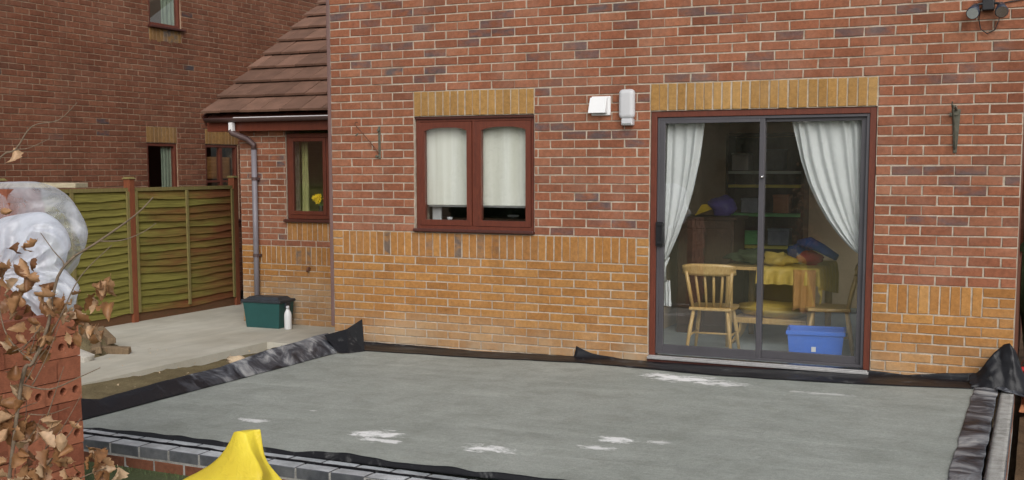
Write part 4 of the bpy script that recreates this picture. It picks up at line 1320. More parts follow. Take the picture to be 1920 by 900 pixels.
# nwall sits under an offset root: its children share its frame, so shift nothing else
for i, (a, b_, c_, d_) in enumerate(NW):
    m = MB()
    w = .045
    x0, x1 = NX - .09, NX - .02
    m.box(x0, x1, a, a + w, c_, d_); m.box(x0, x1, b_ - w, b_, c_, d_); m.box(x0, x1, a + w, b_ - w, d_ - w, d_); m.box(x0, x1, a + w, b_ - w, c_, c_ + w)
    wf = m.build('window', M['mahogany'], neigh, bevel=.004, loc=(-NX, 0, .3))
    m = MB(); m.box(NX - .055, NX - .051, a + w - .01, b_ - w + .01, c_ + w - .01, d_ - w + .01); m.build('pane', M['glass'], wf)
    m = MB(); m.box(NX - .08, NX + .06, a - .03, b_ + .03, c_ - .032, c_ - .002); m.build('sill', M['mahogany_dark'], wf, bevel=.005)
    if i == 2:
        m = MB(); m.box(x0, x1 - .01, (a + b_) / 2 - .03, (a + b_) / 2 + .03, c_ + w, d_ - w); m.box(x0, x1 - .012, a + w, b_ - w, 1.42, 1.45); m.build('mullion', M['mahogany'], wf)
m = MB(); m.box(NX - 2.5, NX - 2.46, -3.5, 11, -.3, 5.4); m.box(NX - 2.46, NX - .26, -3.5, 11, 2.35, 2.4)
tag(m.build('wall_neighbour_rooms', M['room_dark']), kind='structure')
def side_curtain(y0, y1, z0, z1, x, mat, label):
    m = MB()
    m.grid(lambda u, v_: (x - .006 + .005 * math.sin(u * 20), y0 + (y1 - y0) * u, z0 + (z1 - z0) * v_), 24, 4)
    tag(m.build('curtain', mat, smooth=True), label, 'curtain')
side_curtain(3.40, 3.60, .9, 1.94, NX - .078, M['green_curtain'], 'pale green curtain in the lower neighbour window beside the fence post')
side_curtain(3.49, 3.75, 3.65, 4.75, NX - .078, M['green_curtain'], 'pale green curtain in the upper neighbour window')
m = MB(); m.grid(lambda u, v_: (NX - .105 - .004 * math.sin(v_ * 40), 4.29 + .66 * u, 1.47 + .33 * v_), 10, 20)  # amber sheet added in place of the lit cupboards inside
tag(m.build('amber_panel', M['amber_wood'], smooth=True, thick=.002), 'amber panel standing in for cupboards in the neighbour window next to the wing corner', 'blind')
m = MB(); m.box(NX - .10, NX - .092, 4.29, 4.96, 1.425, 1.445)
tag(m.build('amber_panel_rail', M['white_plastic']), 'thin white rail under the amber panel', 'rail')

# ------------------------------------------------------------------ fence
FX = -4.2
fence = tag(empty('lap_fence', (FX, 0, GP)), 'mossy overlapping wooden panel fence between the patio and the neighbour', 'fence')
PY = [-2.14, -0.20, 1.74, 3.74]
for y in PY:
    m = MB(); m.box(-.05, .05, y - .045, y + .045, -.05, 1.80); po = m.build('post', M['fence_post'], fence, bevel=.005)
    m = MB(); m.add([(-.065, y - .06, 1.80), (.065, y - .06, 1.80), (.065, y + .06, 1.80), (-.065, y + .06, 1.80), (-.045, y - .04, 1.825), (.045, y - .04, 1.825), (.045, y + .04, 1.825), (-.045, y + .04, 1.825)], [(3, 2, 1, 0), (4, 5, 6, 7), (0, 1, 5, 4), (1, 2, 6, 5), (2, 3, 7, 6), (3, 0, 4, 7)])
    m.build('cap', M['fence_rail'], po)
for y0, y1 in zip(PY, PY[1:]):
    a, b_ = y0 + .048, y1 - .048
    m = MB()
    m.box(-.028, .028, a, b_, 1.645, 1.69)
    pn = m.build('panel', M['fence_rail'], fence)
    for yy in (a + .02, (a + b_) / 2, b_ - .025):
        m = MB(); m.box(.030, .052, yy - .018, yy + .022, .12, 1.644); m.build('batten', M['fence_rail'], pn)
    m = MB(); m.box(-.012, .014, a, b_, -.04, .115); m.build('gravel_board', M['gravel_board'], pn)
    ns = 16
    for k in range(ns):
        z = .115 + k * 0.0955
        m = MB(); n = 16
        sd = rnd.uniform(0, 99)
        vs = []
        slope = rnd.uniform(-.012, .012)
        for i in range(n + 1):
            t = i / n
            y = a + (b_ - a) * t
            bowl = .020 * math.sin(math.pi * t) * rnd.uniform(.9, 1.1) * (-1)
            zl = z + .022 * nz(t * 3.2, sd) + .009 * nz(t * 9, sd) + slope * (t - .5) + bowl
            zu = z + .135 + .008 * nz(t * 3, sd + 9)
            bulge = .010 * nz(t * 2.6, sd + 4)
            vs += [(.027 + bulge, y, zl), (-.012, y, min(zu, 1.645))]
        m.add(vs, [(2 * i, 2 * i + 2, 2 * i + 3, 2 * i + 1) for i in range(n)])
        m.build('slat', M['slat'], pn, thick=.009)

# ------------------------------------------------------------------ dwarf wall round the slab
M['brick_top_pale'] = pmat('pale_brick_top', (0.42, 0.44, 0.455), .45, .45, 7, .2, 70, .4, .004, .5)  # lighter blue-grey put into the colour of upward faces only
dw = tag(empty('dwarf_wall', (3, -3.9, GL)), 'low cavity wall of blue bricks on red bricks edging the slab', 'wall')
def loose_brick(x0, x1, y0, y1, z0, z1, j=.0018):
    vs = []
    for z in (z0, z1):
        for (x, y) in ((x0, y0), (x1, y0), (x1, y1), (x0, y1)):
            vs.append(Vector((x + rnd.uniform(-j, j), y + rnd.uniform(-j, j), z + rnd.uniform(-j, j))))
    return vs, [(0, 3, 2, 1), (4, 5, 6, 7), (0, 1, 5, 4), (1, 2, 6, 5), (2, 3, 7, 6), (3, 0, 4, 7)]
def dwarf_brick(x0, x1, y0, y1, z0, z1, mat, tn, top=False):
    vs, fs = loose_brick(x0, x1, y0, y1, z0, z1)
    c = sum(vs, Vector()) / 8
    b = MB(); b.add([q - c for q in vs], fs, 0, tn)
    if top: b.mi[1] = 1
    b.build('brick', [mat, M['brick_top_pale']] if top else mat, dw, bevel=.0035, seg=1, loc=c - Vector(dw.location))
TOPZ = -0.006
for row, (mat, off) in enumerate(((M['brick_blue'], 0.0), (M['brick_old'], .1125), (M['brick_old'], 0.0))):
    z1 = TOPZ - row * C
    x = 0.19 + (0.0 if row % 2 == 0 else -.1125)
    while x < 5.98:
        xa, xb = x + .005, min(x + .220, 5.985)
        if xb - xa > .05:
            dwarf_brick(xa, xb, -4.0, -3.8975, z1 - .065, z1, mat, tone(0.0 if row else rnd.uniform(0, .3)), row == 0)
            if row == 0:
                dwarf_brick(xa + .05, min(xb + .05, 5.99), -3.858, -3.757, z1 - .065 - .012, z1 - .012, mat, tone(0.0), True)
        x += .225
for row in range(2):
    y = -3.88
    while y < -.15:
        z1 = SZ(5.8) - .012 - row * C
        dwarf_brick(5.745, 5.845, y + .005, y + .220, z1 - .065, z1, M['brick_blue'], tone(0.0))
        dwarf_brick(5.885, 5.985, y + .005, y + .220, z1 - .065, z1, M['brick_blue'] if row == 0 else M['brick_red'], tone(0.0))
        y += .225
m = MB()
m.box(0.19, 5.98, -3.9985, -3.9025, -.30, TOPZ - .005); m.box(.24, 5.985, -3.853, -3.762, -.30, TOPZ - .017)
m.box(5.75, 5.84, -3.75, -.12, -.3, SZ(5.8) - .016); m.box(5.89, 5.98, -3.85, -.12, -.3, SZ(5.8) - .016)
m.build('mortar_bed', M['mortar_grey'], dw, loc=(-3, 3.9, -GL))
m = MB(); m.grid(lambda u, v_: (5.895 + .085 * u, -3.6 + 3.45 * v_, SZ(5.8) - .006 + .006 * nz(u * 3, v_ * 30)), 4, 60)
m.build('mortar_haunch', M['mortar_grey'], dw, smooth=True, thick=.006, loc=(-3, 3.9, -GL))

# ------------------------------------------------------------------ damp-proof membrane
mem = tag(empty('plastic_membrane', (3, -1.9, 0)), 'black plastic damp-proof sheet turned up around the edges of the slab', 'plastic sheet')
ML = (-3, 1.9, 0)
def interp(tab, x):
    for (x0, y0), (x1, y1) in zip(tab, tab[1:]):
        if x0 <= x <= x1:
            return y0 + (y1 - y0) * (x - x0) / (x1 - x0 + 1e-9)
    return tab[0][1] if x < tab[0][0] else tab[-1][1]
TOP = [(.32, -.004), (1.02, -.006), (1.57, -.014), (2.10, .000), (2.494, .004), (2.503, .098), (2.56, .075), (2.65, .043), (2.94, .012), (3.27, .012), (3.77, .017), (4.08, .010), (4.34, .042), (4.83, .078), (5.22, .053), (5.45, .083), (5.72, .108)]
BOT = [(.5, -.31), (1.72, -.30), (2.59, -.22), (3.18, -.28), (3.66, -.37), (4.26, -.42), (4.73, -.38), (5.26, -.34), (5.72, -.27)]
def backstrip(u, v_):
    x = .34 + 5.37 * u
    zt = interp(TOP, x) + .004 * nz(x * 9, 2.0)
    yb = interp(BOT, x) + .015 * nz(x * 4, 7)
    z0 = SZ(x) + .006
    w = .012 * nz(x * 5, v_ * 4, 3) * math.sin(math.pi * v_)
    if v_ < .45:
        t = v_ / .45
        return (x, -.016 - .03 * t * t - abs(w), zt + (z0 + .012 - zt) * t)
    t = (v_ - .45) / .55
    return (x, -.046 + (yb + .046) * t, z0 + .012 * (1 - t) + .014 * max(0, nz(x * 3.3, t * 3, 1)) * math.sin(math.pi * t))
m = MB(); m.grid(backstrip, 260, 16)
m.build('wall_upstand', M['membrane'], mem, smooth=True, thick=.002, loc=ML)
LT = [(-3.72, .150), (-3.45, .135), (-3.25, .085), (-2.9, .10), (-2.6, .11), (-2.2, .10), (-1.9, .09), (-1.5, .125), (-.85, .14), (-.35, .15)]
LX = [(-3.72, .30), (-3.3, .26), (-2.8, .27), (-2.3, .24), (-1.9, .20), (-1.5, .20), (-.9, .16), (-.35, .14)]
def leftstrip(u, v_):
    y = -3.72 + 3.4 * u
    zt = interp(LT, y) + SZ(.4) + .008 * nz(y * 3, 3); xt = interp(LX, y) + .015 * nz(y * 2.5, 8)
    xb = .365 + .015 * nz(y * 2, 1); zb_ = SZ(.4) + .004
    k = min(1, u * 1.6)
    if v_ < .5:
        t = v_ / .5
        s_ = math.sin(math.pi * t)
        return (xb + (xt - xb) * t + k * .03 * s_ * nz(y * 3, t * 2), y, zb_ + (zt - zb_) * t + k * .012 * s_ * nz(y * 5, t * 3, 5) + .010 * s_)
    t = (v_ - .5) / .5
    return (xt - .16 * t - .02 * nz(y * 3, 5) * t, y, zt - .20 * t * t - .015 * t + .012 * nz(y * 5, t * 3, 9) * t)
m = MB(); m.grid(leftstrip, 160, 18)
m.build('side_upstand', M['membrane_side'], mem, smooth=True, thick=.002, loc=ML)
def frontstrip(u, v_):
    x = .30 + 5.42 * u
    k = .035 + .022 * nz(x * 2.1, 4) + .012 * nz(x * 6, 8) - .012 * u
    z0 = SZ(x) + .003
    if v_ < .5:
        t = v_ / .5
        return (x, -3.728 - .012 * t, z0 + k * t)
    t = (v_ - .5) / .5
    return (x, -3.740 - .014 * t, z0 + k - (k + .004) * t)
m = MB(); m.grid(frontstrip, 200, 8)
m.build('front_edge', M['membrane'], mem, smooth=True, thick=.0015, loc=ML)
def rightstrip(u, v_):
    y = -3.74 + 3.5 * v_
    x = 5.715 + .16 * u + .012 * nz(y * 4, u * 2)
    z = SZ(5.75) + .012 + .007 * nz(x * 5, y * 3.0, 2) * math.sin(math.pi * min(1, u * 1.1)) + .004 * (1 - 2.5 * abs(nz(x * 5, y * 5, 7))) + .004 * math.sin(math.pi * u)
    return (x, y, max(z - .006, SZ(x) + .004))
m = MB(); m.grid(rightstrip, 22, 240)
m.build('side_lap', M['membrane_dusty'], mem, smooth=True, thick=.0015, loc=ML)
m = MB(); m.grid(lambda u, v_: (.22 + 5.5 * u, -3.882 + .008 * nz(u * 40, 2), -.06 + (.062 + .006 * nz(u * 60, 5)) * v_), 160, 3)
m.build('cavity_dark_line', M['membrane'], mem, thick=.006, loc=ML)  # black strip added to draw the dark line of the cavity gap
# stiff folded corners standing up
def flap(name, pts, faces):
    m = MB(); m.add(pts, faces)
    m.build(name, M['membrane'], mem, thick=.003, loc=ML)
zl = SZ(.4)
flap('corner_flap', [(.20, -.46, .108), (.535, -.34, .262), (.545, -.32, zl), (.40, -.52, zl + .01), (.43, -.44, .175), (.47, -.47, zl + .005), (.24, -.40, zl + .05)],
     [(0, 3, 5, 4), (4, 5, 2, 1), (0, 6, 3)])
def rflap(u, v_):
    # leaning sail-shaped corner: base from (5.69,-.24) to (6.08,-.26)
    x0, x1 = 5.69, 6.10
    x = x0 + (x1 - x0) * u
    prof = [(0, .09), (.12, .11), (.25, .17), (.40, .27), (.55, .335), (.65, .35), (.75, .29), (.88, .16), (1, .05)]
    h = interp(prof, u)
    fold_ = .055 * abs((u * 2.6 + .25 * v_) % 1 - .5) * (.3 + v_)
    return (x - .02 * v_ + .015 * nz(u * 5, v_ * 4), -.24 + .13 * v_ - fold_ + .012 * nz(u * 6, v_ * 5, 4), SZ(5.8) - .015 + h * v_)
m = MB(); m.grid(rflap, 60, 20)
m.build('corner_flap', M['membrane'], mem, smooth=True, thick=.003, loc=ML)
m = MB(); m.grid(lambda u, v_: (5.86 + .30 * u, -.34 + .22 * v_, SZ(5.8) + .02 - .10 * u * u + .02 * nz(u * 6, v_ * 5, 3)), 16, 14)
m.build('corner_lap', M['membrane_dusty'], mem, smooth=True, thick=.002, loc=ML)
lump('sandy_lump', (.12, -1.62, SZ(.3) + .10), (.085, .06, .035), M['sand_lump'], 71, 'pale sandy lump resting on the plastic sheet edge', 'stone', 12, .5)

# ------------------------------------------------------------------ things on the side patio
rb = empty('recycling_box', (-2.40, 2.13, GP), R(3)); rb.scale = (.86, .86, .92); tag(rb, 'dark green recycling box with charcoal lid below the downpipe', 'box')
m = MB(); tubsh(m, .27, .155, .305, .185, .34); m.build('tub', M['green_tub'], rb, bevel=.02, seg=3)
m = MB(); m.box(-.325, .325, -.205, .205, .335, .375); ld = m.build('lid', M['tub_lid'], rb, bevel=.012)
m = MB(); m.add([(-.28, -.16, .3751), (.28, -.16, .3751), (.28, .16, .3751), (-.28, .16, .3751), (-.24, -.12, .41), (.25, -.13, .415), (.24, .12, .41), (-.24, .12, .405)], [(4, 5, 6, 7), (0, 1, 5, 4), (1, 2, 6, 5), (2, 3, 7, 6), (3, 0, 4, 7)]); m.build('lid_crown', M['tub_lid'], ld, bevel=.006)
m = MB(); m.box(-.33, -.30, -.06, .06, .27, .335); m.box(.30, .33, -.06, .06, .27, .335); m.build('handle', M['tub_lid'], rb, bevel=.005)
bt = empty('plastic_bottle', (-2.04, 2.03, GP)); tag(bt, 'white plastic bottle standing beside the recycling box', 'bottle')
m = MB(); m.lathe([(.040, 0), (.045, .01), (.045, .17), (.040, .20), (.022, .235), (.020, .245)], n=20); m.build('body', M['white_plastic'], bt, smooth=True)
m = MB(); m.lathe([(.021, .2455), (.021, .275), (.016, .285)], n=16); m.build('cap', M['grey_plastic'], bt, smooth=True)

def shard(name, c, dims, rot, mat, label, cat, group=None):
    m = MB()
    vs, fs = loose_brick(-dims[0], dims[0], -dims[1], dims[1], -dims[2], dims[2], j=min(dims) * .35)
    m.add(vs, fs)
    o = m.build(name, mat, None, bevel=min(dims) * .2, loc=c)
    o.rotation_euler = rot
    tag(o, label, cat, group)
    return o
for (x, y, z, a, b_, c_, r_, lb) in ((-2.95, .02, -.16, .24, .045, .035, (.1, .12, -.55), 'uppermost rotten timber offcut on the rubble heap'), (-2.82, -.26, -.215, .24, .05, .032, (0, .10, -.75), 'timber offcut lying lengthwise on the patio side of the rubble heap'),
        (-2.62, -.20, -.262, .17, .04, .03, (.1, .02, .35), 'short timber offcut jutting out over the patio'), (-3.12, -.12, -.10, .22, .045, .03, (.15, .3, -.4), 'steeply tilted timber offcut at the back of the rubble heap'),
        (-2.70, -.42, -.255, .14, .035, .028, (0, .05, -1.2), 'smallest timber offcut near the long pale stone'), (-2.98, -.32, -.13, .17, .04, .03, (.3, -.1, .2), 'timber offcut lying crosswise on top of the rubble heap')):
    shard('timber_offcut', (x, y, z), (a, b_, c_), r_, M['offcut'], lb, 'timber', 'timber offcuts on the rubble heap')
for i, (x, y, z, a, b_, c_, lb) in enumerate(((-2.62, -.66, -.26, .12, .07, .045, 'long pale stone lowest at the front of the rubble heap'), (-2.95, -.56, -.16, .12, .09, .06, 'large pale stone on top of the rubble heap'), (-3.2, -.36, -.08, .11, .09, .08, 'pale stone at the back of the rubble heap by the fence'), (-2.72, -.90, -.27, .07, .055, .035, 'small pale stone at the foot of the rubble heap'), (-3.05, -.82, -.19, .10, .08, .06, 'pale stone half hidden behind dead leaves'))):
    shard('stone', (x, y, z), (a, b_, c_), (rnd.uniform(-.3, .3), rnd.uniform(-.3, .3), rnd.uniform(0, 3)), M['stone'], lb, 'stone', 'stones in the rubble heap')
m = MB()
m.grid(lambda u, v_: (-3.85 + 1.36 * u, -1.45 + 1.75 * v_, GP - .02 + (.32 * max(0, 1 - ((u - .42) / .5) ** 2 - ((v_ - .52) / .5) ** 2)) * (1 + .5 * nz(u * 6, v_ * 6, 1)) + .015 * nz(u * 22, v_ * 22)), 44, 44)
tag(m.build('rubble', M['soil'], smooth=True), 'heap of sandy rubble and earth at the patio edge', 'rubble', kind='stuff')
m = MB()
for i in range(260):
    x = rnd.uniform(-3.3, -.2); y = rnd.uniform(-1.7, 1.0)
    if x > -1.62: z = -.33
    elif x < -2.0 and y < .3 and rnd.random() < .6: z = GP + .004
    else: continue
    s_ = rnd.uniform(.006, .02)
    vs = [Vector((rnd.uniform(-1, 1), rnd.uniform(-1, 1), rnd.uniform(-.6, .6))).normalized() * s_ + Vector((x, y, z)) for _ in range(4)]
    m.add(vs, [(0, 1, 2), (0, 2, 3), (0, 3, 1), (1, 3, 2)])
tag(m.build('rubble_crumbs', M['sand_lump']), 'crumbs of rubble scattered over the patio edge', 'rubble', kind='stuff')

# ------------------------------------------------------------------ stacked new bricks, foreground
SXF = 2.03                      # face of the stack
BL, BH, BT = .212, .0995, .065
def holed_brick(holes=3):
    """brick on edge, bed face with three perforations towards +x"""
    m = MB()
    L2, H2 = BL / 2, BH / 2
    w = BL / holes
    n = 10
    for k in range(holes):
        y0 = -L2 + k * w
        cy = y0 + w / 2
        r = .0195
        sq, ci, ce = [], [], []
        for i in range(n):
            t = 2 * math.pi * i / n + math.pi / n
            dy, dz = math.cos(t), math.sin(t)
            s_ = min((w / 2) / max(1e-6, abs(dy)), H2 / max(1e-6, abs(dz)))
            sq.append((0, cy + dy * s_, dz * s_)); ci.append((0, cy + dy * r, dz * r)); ce.append((-.055, cy + dy * r, dz * r))
        vs = sq + ci + ce
        fs = []
        for i in range(n):
            i2 = (i + 1) % n
            fs.append((i, i2, n + i2, n + i)); fs.append((n + i, n + i2, 2 * n + i2, 2 * n + i))
        fs.append(tuple(2 * n + i for i in range(n)))
        # corners of the cell
        b0 = len(vs)
        cs = [(0, y0, -H2), (0, y0 + w, -H2), (0, y0 + w, H2), (0, y0, H2)]
        vs += cs
        for ci_, c_ in enumerate(cs):
            best = sorted(range(n), key=lambda i: (sq[i][1] - c_[1]) ** 2 + (sq[i][2] - c_[2]) ** 2)[:2]
            fs.append((b0 + ci_, best[0], best[1]))
        m.add(vs, fs, 0, (.6, 0, .3))
    b_ = [(0, -L2, -H2), (0, L2, -H2), (0, L2, H2), (0, -L2, H2), (-BT, -L2, -H2), (-BT, L2, -H2), (-BT, L2, H2), (-BT, -L2, H2)]
    m.add(b_, [(0, 4, 5, 1), (1, 5, 6, 2), (2, 6, 7, 3), (3, 7, 4, 0), (4, 7, 6, 5)], 0, (.6, 0, .3))
    return m
def plain_brick(tn):
    m = MB(); L2, H2 = BL / 2, BH / 2
    vs, fs = loose_brick(-BT, 0, -L2, L2, -H2, H2)
    m.add(vs, fs, 0, tn)
    return m
hole_me = [holed_brick().mesh('holed_brick', [M['brick_new']]) for _ in range(1)]
plain_me = [plain_brick((t, 0, r_)).mesh('plain_brick', [M['brick_new']]) for t, r_ in ((.08, .1), (.35, .5), (.7, .9))]
ordn = ['top', 'second', 'third', 'fourth', 'fifth', 'sixth', 'seventh', 'eighth', 'ninth', 'tenth', 'eleventh']
PH = .1040
yend = -5.105
for k in range(-1, 10):
    z1 = .862 - k * PH
    holes = (k % 2 == 0)
    off = 0.0 if holes else -.075
    for i in range(3):
        ya = yend - i * (BL + .004) + (off if i else 0)
        if not holes and i == 0:
            ln = BL + off + .0
        yc = yend - BL / 2 - i * (BL + .004) + (0 if holes else (.0 if i == 0 else -off * 0))
        show = holes and (i == 0 or k == 2)
        lay = ordn[k + 1]
        jx = rnd.uniform(-.004, .003)
        if holes:
            loc = (SXF + jx, yc, z1 - BH / 2)
            sc_ = (1, 1, 1)
        else:
            if i == 0: loc, sc_ = (SXF + jx, yend - .070, z1 - BH / 2), (1, .64, 1)
            else: loc, sc_ = (SXF + jx, yend - .144 - BL / 2 - (i - 1) * (BL + .004), z1 - BH / 2), (1, 1, 1)
        o = inst('holed_brick' if show else 'plain_brick', hole_me[0] if show else rnd.choice(plain_me), None, loc, (rnd.uniform(-.004, .004), 0, rnd.uniform(-.006, .006) - R(2.0)), sc_)
        where = ('at the slab end', 'second from the slab end', 'third from the slab end')[i]
        if show:
            tag(o, 'red brick with holes, %s of the %s layer in the stack' % (where, lay), 'brick', 'bricks with holes in the foreground stack')
        else:
            tag(o, 'plain-faced red brick %s of the %s layer in the stack' % (where, lay), 'brick', 'plain bricks in the foreground stack')
# taller wrapped pack behind it
pk = tag(empty('brick_pack', (1.36, -4.98, GL)), 'taller pack of red bricks inside the clear polythene', 'brick pack')
pb = MB(); vs, fs = loose_brick(-BL / 2, BL / 2, -.051, .051, -.0325, .0325); pb.add(vs, fs, 0, (.3, 0, .4))
pb_me = pb.mesh('brick', [M['brick_new']])
for layer in range(25):
    for i in range(2):
        for q in range(2):
            if q == 1 and layer < 14: continue
            inst('brick', pb_me, pk, (-.19 + i * .222 + (.02 if layer % 2 else 0), .12 - q * .11, .034 + layer * .067), (0, 0, rnd.uniform(-.03, .03)))
bd = MB(); bd.box(-.62, .52, -.07, .07, 0, .024)
o = bd.build('timber_board', M['pale_board'], bevel=.003, loc=(1.20, -4.90, GL + 25 * .067 + .004)); o.rotation_euler = (0, 0, R(20))
tag(o, 'pale timber board lying across the top of the wrapped brick pack', 'board')

PA = [[1.238, -5.026, 1.544], [1.358, -4.968, 1.56], [1.527, -4.889, 1.565], [1.625, -4.846, 1.538], [1.699, -4.817, 1.485], [1.756, -4.8, 1.398], [1.784, -4.796, 1.31], [1.77, -4.812, 1.225], [1.725, -4.841, 1.146], [1.687, -4.866, 1.079], [1.723, -4.857, 1.013], [1.702, -4.875, 0.933], [1.652, -4.907, 0.854]]
PB = [[1.48, -5.236, 1.321], [1.57, -5.189, 1.372], [1.661, -5.143, 1.404], [1.764, -5.093, 1.422], [1.845, -5.058, 1.397], [1.898, -5.04, 1.333], [1.915, -5.04, 1.258], [1.881, -5.063, 1.189], [1.92, -5.05, 1.139], [1.964, -5.036, 1.081], [1.948, -5.05, 1.018], [1.897, -5.081, 0.955], [1.842, -5.113, 0.892]]
def spline(pts, t):
    q = t * (len(pts) - 1); i = min(int(q), len(pts) - 2); f = q - i
    p0, p1, p2, p3 = (Vector(pts[max(i - 1, 0)]), Vector(pts[i]), Vector(pts[i + 1]), Vector(pts[min(i + 2, len(pts) - 1)]))
    return .5 * ((2 * p1) + (p2 - p0) * f + (2 * p0 - 5 * p1 + 4 * p2 - p3) * f * f + (3 * p1 - p0 - 3 * p2 + p3) * f ** 3)
def curled_sheet(name, pts, back, bulge, seed, mat, label, amp=.03):
    away = Vector((-.77, .63, 0))          # the sheet runs back over the stack
    hub = (Vector(pts[0]) + Vector(pts[-1])) / 2 + Vector((-.05, -.02, .03))
    m = MB()
    def fn(u, v_):
        p = spline(pts, u)
        if v_ < .68:
            q = v_ / .68
            rad = q ** .85
            w = hub + (p - hub) * rad - away * bulge * math.sqrt(max(0, 1 - q * q))
            e = math.sin(math.pi * min(1, q)) * .8 + .25
        else:
            q = (v_ - .68) / .32
            w = p + away * back * q + Vector((0, 0, -.10 * q * q))
            e = .4
        ridge = 1 - 2.4 * abs(nz(u * 7 + seed, v_ * 1.6 + u * 2, 6))
        ridge2 = 1 - 2.6 * abs(nz(u * 4 - seed, v_ * 5 - u * 5, 9))
        k = .8 * nz(u * 4 + seed, v_ * 2.4, 1) + .75 * ridge + .45 * ridge2
        return w + (-away * .8 + (p - hub).normalized() * .5) * amp * k * e
    m.grid(fn, 110, 70)
    o = m.build(name, mat, None, smooth=True)
    return tag(o, label, 'polythene')
curled_sheet('polythene_cover', PA, .38, .10, 3, M['polythene'], 'clear polythene sheet curling over the taller brick pack', .032)
curled_sheet('polythene_sheet', PB, .22, .12, 12, M['polythene_white'], 'milky white polythene sheet bunched on the foreground brick stack', .046)

# ------------------------------------------------------------------ beech sapling, foreground
sap = tag(empty('beech_sapling', (3.10, -6.55, GL)), 'bare-twigged beech sapling holding brown dead leaves', 'shrub')
SL = Vector(sap.location)
def branch(pts, r0, r1, name='branch'):
    pts = [Vector(p) - SL for p in pts]
    # smooth a little
    out = []
    for i in range(len(pts) - 1):
        for k in range(4):
            t = k / 4
            p0 = pts[max(i - 1, 0)]; p1 = pts[i]; p2 = pts[i + 1]; p3 = pts[min(i + 2, len(pts) - 1)]
            out.append(.5 * ((2 * p1) + (p2 - p0) * t + (2 * p0 - 5 * p1 + 4 * p2 - p3) * t * t + (3 * p1 - p0 - 3 * p2 + p3) * t ** 3))
    out.append(pts[-1])
    n = len(out)
    m = MB(); m.tube(out, [(r0 + (r1 - r0) * i / (n - 1)) * (1 + .12 * nz(i * 1.3, r0 * 999)) for i in range(n)], 7)
    m.build(name, M['bark'], sap, smooth=True)
stem = [(3.10, -6.55, GL), (3.12, -6.50, .40), (3.162, -6.431, .948), (3.193, -6.409, 1.016), (3.232, -6.378, 1.135), (3.253, -6.351, 1.288), (3.300, -6.322, 1.356), (3.368, -6.285, 1.403), (3.473, -6.227, 1.488), (3.520, -6.199, 1.543)]
branch(stem[:7], .0075, .0042, 'trunk')
branch(stem[6:], .0042, .0018)
branch([(3.253, -6.351, 1.288), (3.27, -6.339, 1.331), (3.238, -6.35, 1.373), (3.20, -6.363, 1.43)], .0028, .0012)
branch([(3.193, -6.409, 1.016), (3.262, -6.362, 1.152), (3.318, -6.321, 1.288), (3.407, -6.269, 1.39)], .0030, .0012)
branch([(3.368, -6.285, 1.403), (3.43, -6.25, 1.405), (3.49, -6.22, 1.43), (3.53, -6.2, 1.46)], .0022, .001)
branch([(3.193, -6.409, 1.016), (3.12, -6.44, 1.10), (3.09, -6.44, 1.22), (3.10, -6.42, 1.33)], .0030, .0013)
branch([(3.162, -6.431, .948), (3.24, -6.39, .93), (3.33, -6.35, .97), (3.39, -6.32, 1.0)], .0030, .0012)
branch([(3.13, -6.48, .55), (3.22, -6.42, .66), (3.30, -6.38, .78), (3.34, -6.36, .84)], .0032, .0012)
branch([(3.13, -6.48, .55), (3.26, -6.42, .60), (3.37, -6.37, .66), (3.42, -6.34, .68)], .0030, .0012)
branch([(3.12, -6.50, .40), (3.05, -6.50, .62), (3.06, -6.47, .80), (3.10, -6.45, .90)], .0035, .0012)
branch([(3.02, -6.50, 1.2), (3.057, -6.407, 1.628), (3.116, -6.372, 1.696), (3.16, -6.343, 1.769), (3.236, -6.305, 1.789), (3.288, -6.275, 1.845)], .0035, .001)
branch([(3.10, -6.55, .2), (3.02, -6.53, .7), (3.02, -6.50, 1.2)], .006, .0035)
branch([(3.116, -6.372, 1.696), (3.15, -6.35, 1.70), (3.21, -6.32, 1.73)], .0018, .0009)
def leaf_mesh(sd):
    r_ = random.Random(sd)
    m = MB(); n, w = 10, 6
    curl, cup, tw = r_.uniform(-2.0, 2.2), r_.uniform(-.4, 2.2), r_.uniform(-1.0, 1.0)
    L = .078
    vs = []
    for i in range(n + 1):
        t = i / n
        wid = .0265 * math.sin(math.pi * min(1, t * .96 + .02)) ** .8 * (1 - .3 * t) * (1 + .10 * math.sin(t * 25 + sd))
        ang = curl * t
        cx = L * (math.sin(ang) / curl if abs(curl) > .05 else t)
        cz = L * ((1 - math.cos(ang)) / curl if abs(curl) > .05 else 0)
        for k in range(w + 1):
            s_ = (k / w - .5) * 2
            x = cx; y = s_ * wid; z = cz + cup * wid * s_ * s_ * .8 + .0045 * math.sin(t * 24 + abs(s_) * 6 + sd) * abs(s_) + .006 * mnoise.noise(Vector((t * 3, s_ * 1.5, sd)))
            a = tw * t
            vs.append((x, y * math.cos(a) - z * math.sin(a) * .3, z * math.cos(a) + y * math.sin(a)))
    fs = [(i * (w + 1) + k, i * (w + 1) + k + 1, (i + 1) * (w + 1) + k + 1, (i + 1) * (w + 1) + k) for i in range(n) for k in range(w)]
    m.add(vs, fs)
    m.tube([(-.012, 0, -.002), (0, 0, 0)], .0008, 4)
    return m.mesh('leaf', [M['beech_leaf']], True)
leaves = [leaf_mesh(s_) for s_ in range(14)]
